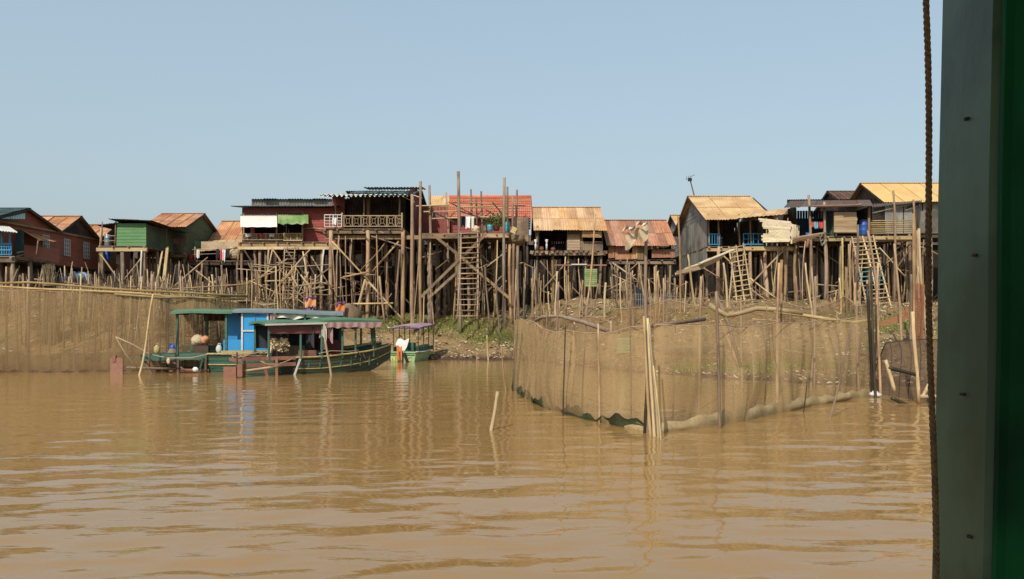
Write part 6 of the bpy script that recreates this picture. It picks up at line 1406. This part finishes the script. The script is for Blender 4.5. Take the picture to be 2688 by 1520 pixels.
# ---- flags and tarp dome on the bank behind the boats
for k, (a, b, y0_, y1_, m, lb) in enumerate(((800, 830, 780, 808, 'peach_cloth', 'orange and purple cloth hung on sticks behind the boats, left one'), (880, 905, 795, 822, 'orange_cloth', 'orange and purple cloth hung beside the brown tarp dome'))):
    dd = 38.5
    def fn(u, v): q = P(a + (b - a) * u, y0_ + (y1_ - y0_) * v - 4 * u, dd); q.y += .05 * math.sin(u * 9 + v * 3); return q
    o = tag(MB().grid(fn, 12, 8).build('hung_cloth', MATS[m], None, smooth=True, origin=P((a + b) / 2, y1_, dd)), lb, 'cloth')
    for yy in (y0_, y1_ - 2):
        def fn(u, v): q = P(a + (b - a) * u, yy - 4 * u + 7 * v + 3 * math.sin(u * 14), dd - .03); q.y += .05 * math.sin(u * 9 + v * 3); return q
        MB().grid(fn, 14, 2).build('purple_trim', MATS['purple'], o, smooth=True)
b_ = hit(915, 838); MB_ = MB(); MB_.blob(P(917, 830, 39.2), (.62, .5, .62), 6, rough=.15); tag(MB_.build('tarp_dome', MATS['plank'], None, smooth=True, origin=P(917, 842, 39.2)), 'rounded brown tarp-covered heap behind the front boat roof', 'heap')

# ---- small pale green boat with purple roof
th3 = R(74); O3 = V((XX(1057, 40.3), 40.3, 0)); W3 = frame(O3, th3)
b3 = thing('small_boat', 'small pale green boat with purple roof and yellow letters on stern', 'boat', O3)
ss, raw = hull_(b3, W3, [(0, .58, .72, -.2, .52), (1.2, .62, .76, -.22, .5), (2.3, .45, .62, -.1, .58), (3.2, .04, .1, .35, .8)], 'boat_pale_green')
strake(b3, W3, ss, raw, -1, .97, .035, 'fascia_white', 'rubbing_strake'); strake(b3, W3, ss, raw, 1, .97, .035, 'fascia_white', 'rubbing_strake')
MB().bar(W3(-.03, -.7, .46), W3(-.03, .7, .46), .04, .05).build('transom_rail', MATS['boat_pale_green'], b3); MB().bar(W3(-.02, -.66, .34), W3(-.02, .66, .34), .02, .03).build('transom_rail', MATS['boat_green'], b3)
mb = MB()
for k in range(8): mb.bar(W3(.15 + k * .27, -.5, .2), W3(.15 + k * .27, .5, .2), .25, .03)
tag(mb.build('deck', MATS['plank'], b3), kind='stuff')
flat_roof(b3, W3, .35, 2.5, .8, 1.72, 1.86, 'purple_roof', th_=.05, arch=.12)
drape(b3, W3, .3, .34, 0, 1.7, 1.62, 'purple', 'roof_trim', .01, 8)
MB().tube([W3(.34, -.8, 1.68), W3(.34, .8, 1.68)], .03, 6).build('roof_trim', MATS['purple'], b3); MB().tube([W3(.34, -.8, 1.7), W3(2.5, -.8, 1.86)], .035, 6).build('roof_trim', MATS['purple'], b3)
for s in (.4, 1.1, 1.8, 2.45):
    for t_ in (-.68, .68): MB().bar(W3(s, t_, .45), W3(s, t_, 1.75), .04, .04).build('post', MATS['pole_dark'], b3)
for t_ in (-.66, .66): MB().bar(W3(.4, t_, .62), W3(2.5, t_, .66), .03, .22).build('side_board', MATS['boat_teal'], b3)
MB().bar(W3(.6, -.4, .75), W3(.6, -.1, .75), .3, .4).build('seat', MATS['boat_teal'], b3)
MB().bar(W3(-.1, .1, .5), W3(-.12, .0, -.15), .12, .16).build('outboard_motor', MATS['engine_iron'], b3); MB().bar(W3(-.1, -.12, .45), W3(-.12, -.3, .02), .1, .12).build('outboard_motor', MATS['dark_cloth'], b3)
def lettering(txt, s, t_, z_, size):
    c = bpy.data.curves.new('letters', 'FONT'); c.body = txt; c.size = size; c.extrude = .004
    o = bpy.data.objects.new('letters', c); scene.collection.objects.link(o)
    bpy.context.view_layer.update()
    me = bpy.data.meshes.new_from_object(o.evaluated_get(bpy.context.evaluated_depsgraph_get()))
    bpy.data.objects.remove(o)
    r_ = V((math.sin(th3), -math.cos(th3), 0)); f_ = V((-math.cos(th3), -math.sin(th3), 0))
    p = W3(s, t_, z_); M_ = Matrix((( r_.x, 0, f_.x, p.x), (r_.y, 0, f_.y, p.y), (0, 1, 0, p.z), (0, 0, 0, 1)))
    me.transform(M_); me.transform(Matrix.Translation(-O3)); me.materials.clear(); me.materials.append(MATS['yellow_letters'])
    ob = bpy.data.objects.new('lettering', me); scene.collection.objects.link(ob); ob.parent = b3
lettering('N2', -.04, .62, .06, .32); lettering('C', -.04, -.26, .06, .32)
def fn(u, v): q = W3(-.16 - .03 * math.sin(u * 9), .26 - .3 * u, .78 - .7 * v + .05 * math.sin(u * 7)); return q
tag(MB().grid(fn, 14, 10).build('orange_cloth', MATS['orange_cloth'], None, smooth=True, origin=W3(-.15, .1, .05)), 'orange cloth hanging over the small green boat stern', 'cloth')
def fn(u, v): q = W3(-.04 + .3 * (1 - v), .38 - .62 * u, 1.12 - .62 * v * (0.4 + .6 * math.sin(u * 2.6)) + .05 * math.sin(u * 8)); return q
tag(MB().grid(fn, 16, 8).build('white_cloth', MATS['white_thing'], None, smooth=True, origin=W3(0, .1, .6)), 'white cloth heaped above the small green boat stern', 'cloth')

# ================================================================== ground litter, brushwood, grass
def on_ground(n, fpx, fd):
    for _ in range(n):
        p, dd = fpx(), fd(); x_ = XX(p, dd); z_ = gz(x_, dd)
        if z_ > .03: yield V((x_, dd, z_))
def litter(name, n, lo, hi_, d0, d1, m, smin, smax, label):
    mb = MB()
    for q in on_ground(n, lambda: rnd(lo, hi_), lambda: rnd(d0, d1)):
        s = rnd(smin, smax); a = rnd(0, 6.28); c_, e_ = math.cos(a) * s, math.sin(a) * s; hgt = rnd(.2, .6) * s; k = rnd(.3, 1)
        A_, B_, C2, D2 = q + V((c_, e_, 0)), q + V((-e_ * k, c_ * k, hgt)), q + V((-c_, -e_, .01)), q + V((e_ * k, -c_ * k, hgt * .6))
        t_ = q + V((0, 0, hgt + .02)); mb.face(A_, B_, t_); mb.face(B_, C2, t_); mb.face(C2, D2, t_); mb.face(D2, A_, t_)
    tag(mb.build(name, MATS[m]), label, 'litter', kind='stuff')
litter('pale_litter', 900, 930, 1420, 42, 50, 'litter_pale', .03, .13, 'pale stones and rubbish strewn over the middle bank')
litter('red_litter', 160, 940, 1400, 42, 50, 'litter_red', .04, .14, 'reddish shards strewn over the middle bank')
litter('blue_litter', 26, 940, 2300, 32, 50, 'litter_blue', .04, .1, 'blue and white scraps strewn over the bank')
litter('shore_litter', 2600, 1420, 2460, 26, 48, 'litter_pale', .03, .12, 'pale stones and rubbish on the right bank')
litter('shore_shards', 700, 1420, 2460, 26, 48, 'litter_red', .04, .15, 'reddish shards on the right bank')
litter('shore_dark', 900, 940, 2460, 26, 48, 'twig_dark', .04, .2, 'dark clods and debris on the middle and right bank')
litter('left_litter', 700, -20, 680, 35, 46, 'litter_pale', .03, .13, 'dry pale scraps on the left bank')
litter('shade_litter', 900, 0, 2460, 50, 60, 'litter_pale', .04, .16, 'rubbish lying in the shade under the houses')
litter('shade_shards', 500, 0, 2460, 48, 60, 'litter_red', .05, .18, 'reddish rubbish lying under the houses')
def brush(name, n, lo, hi_, d0, d1, m, lmin, lmax, up, label):
    mb = MB()
    for q in on_ground(n, lambda: rnd(lo, hi_), lambda: rnd(d0, d1)):
        l = rnd(lmin, lmax); dr = V((rnd(-1, 1), rnd(-.6, .6), rnd(0, up))).normalized() * l; r_ = rnd(.008, .024)
        mb.tube([q, q + dr * .5 + V((rnd(-.05, .05), 0, rnd(0, .06))), q + dr], [r_, r_ * .8, r_ * .5], 4, cap=False)
    tag(mb.build(name, MATS[m]), label, 'brushwood', kind='stuff')
brush('brushwood', 260, 1300, 1450, 40, 48, 'twig', .3, 1.1, 1.2, 'dry brushwood heaped below the post platform')
brush('left_brush', 900, 0, 680, 38, 50, 'twig', .3, 1.2, 1.0, 'dry sticks lying on the left bank')
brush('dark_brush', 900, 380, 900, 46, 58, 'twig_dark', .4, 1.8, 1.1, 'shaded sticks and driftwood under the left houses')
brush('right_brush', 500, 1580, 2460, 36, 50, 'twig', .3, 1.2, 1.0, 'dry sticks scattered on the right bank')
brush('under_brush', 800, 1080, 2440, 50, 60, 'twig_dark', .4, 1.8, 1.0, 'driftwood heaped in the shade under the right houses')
def grass(n, spots, label):
    mb = MB()
    for cx_, cy_, rx_, ry_ in spots:
        c0 = hit(cx_, cy_)
        for _ in range(n):
            x_, y_ = c0.x + random.gauss(0, rx_), c0.y + random.gauss(0, ry_); z_ = gz(x_, y_)
            if z_ < .1: continue
            a = rnd(0, 6.28); h_ = rnd(.05, .16); c_, e_ = math.cos(a) * .03, math.sin(a) * .03
            mb.face((x_ - c_, y_ - e_, z_ - .02), (x_ + c_, y_ + e_, z_ - .02), (x_ + rnd(-.06, .06), y_ + rnd(-.06, .06), z_ + h_))
    tag(mb.build('grass', MATS['grass']), label, 'grass', kind='stuff')
grass(1700, [(1220, 850, 1.2, .6), (1240, 870, 1.0, .6), (1110, 842, 1.2, .7), (1180, 850, 1.0, .7), (1050, 838, .9, .6), (1290, 885, .8, .7), (1330, 880, .6, .6), (1800, 965, .5, .5), (2000, 965, .9, .5), (2330, 860, .8, 1.2), (2100, 960, .9, .4), (985, 850, .7, .6)], 'patches of short green grass on the bank')
# floating scrap beside the pen
b_ = V((XX(2296, 22.3), 22.3, 0)); mb = MB(); mb.blob(b_ + V((0, 0, .06)), (.16, .12, .1), 4, rough=.6); tag(mb.build('plastic_float', MATS['white_thing'], None, smooth=True, origin=b_), 'white plastic float at the right corner of the net pen', 'float')

# ================================================================== the boat the picture is taken from
t = thing('tour_boat', 'green painted post and frame of the boat in the right foreground', 'boat', V((.6, .9, 1.0)))
X0, Y0, Y1 = .5265, .880, .997
tilt = .017
mb = MB(); i = 0
lo, hi_ = 1.0, 3.02
def corner(x, y, z): return V((x + tilt * (z - 2.2), y, z))
bev = .006
def postbox(mb, x0, x1, y0, y1, z0, z1):
    prof = [(x0 + bev, y0), (x1, y0), (x1, y1), (x0 + bev, y1), (x0, y1 - bev), (x0, y0 + bev)]
    NZ = 12; base = len(mb.v)
    for k in range(NZ + 1):
        z_ = z0 + (z1 - z0) * k / NZ
        for x, y in prof: mb.v.append(tuple(corner(x + .0012 * math.sin(k * 2.1), y, z_)))
    n = len(prof)
    for k in range(NZ):
        for j in range(n): mb.f.append((base + k * n + j, base + k * n + (j + 1) % n, base + (k + 1) * n + (j + 1) % n, base + (k + 1) * n + j))
postbox(mb, X0, X0 + .05, Y0, Y1, lo, hi_); mb.build('post', MATS['tour_paint'], t)
mb = MB(); postbox(mb, X0 + .0015, X0 + .36, Y0 - .022, Y0 - .002, lo, hi_); mb.build('shaded_face', MATS['tour_paint_shaded'], t)  # thin sheet over the post's inward face, coloured darker for its shade
for k in range(5): MB().lathe(corner(X0 - .0015, Y0 + .03 + .02 * (k % 2), 1.95 + k * .16), [(.0035, 0), (.0035, .003)], 8).build('nail', MATS['engine_iron'], t)
MB().box((-3.2, -4.5, 3.02), (1.4, 1.08, 3.07)).build('roof', MATS['tour_paint_shaded'], t)  # unseen roof over the camera, added large to shade the post
MB().box((-3.2, 1.02, 2.92), (1.4, 1.08, 3.018)).build('roof_beam', MATS['tour_paint'], t)
MB().box((-3.2, .86, .98), (1.4, 1.04, 1.06)).build('gunwale', MATS['tour_paint'], t)
MB().box((-3.2, -4.5, .35), (1.4, 1.0, .42)).build('deck', MATS['plank'], t)  # unseen floor, added to hold back light from the water below
MB().box((-3.2, 1.0, .05), (1.4, 1.05, .975)).build('side', MATS['tour_paint'], t)
for x_ in (-3.1, -1.6): MB().box((x_, .92, 1.06), (x_ + .06, .99, 2.915)).build('post', MATS['tour_paint'], t)
# twisted rope hanging beside the post
rp = MB(); N_ = 260; pa, pb = P(2428, -60, .93), P(2456, 1600, .93)
for s in range(3):
    pts = []
    for k in range(N_):
        u = k / (N_ - 1); c = pa.lerp(pb, u); c.x += .002 * math.sin(u * 9); a = u * 2 * math.pi * 34 + s * 2.094
        pts.append(c + V((math.cos(a) * .0019, math.sin(a) * .0019, 0)))
    rp.tube(pts, .0020, 6)
o = rp.build('rope', MATS['rope'], None, smooth=True, origin=pb); tag(o, 'twisted brown rope hanging beside the green foreground post', 'rope')
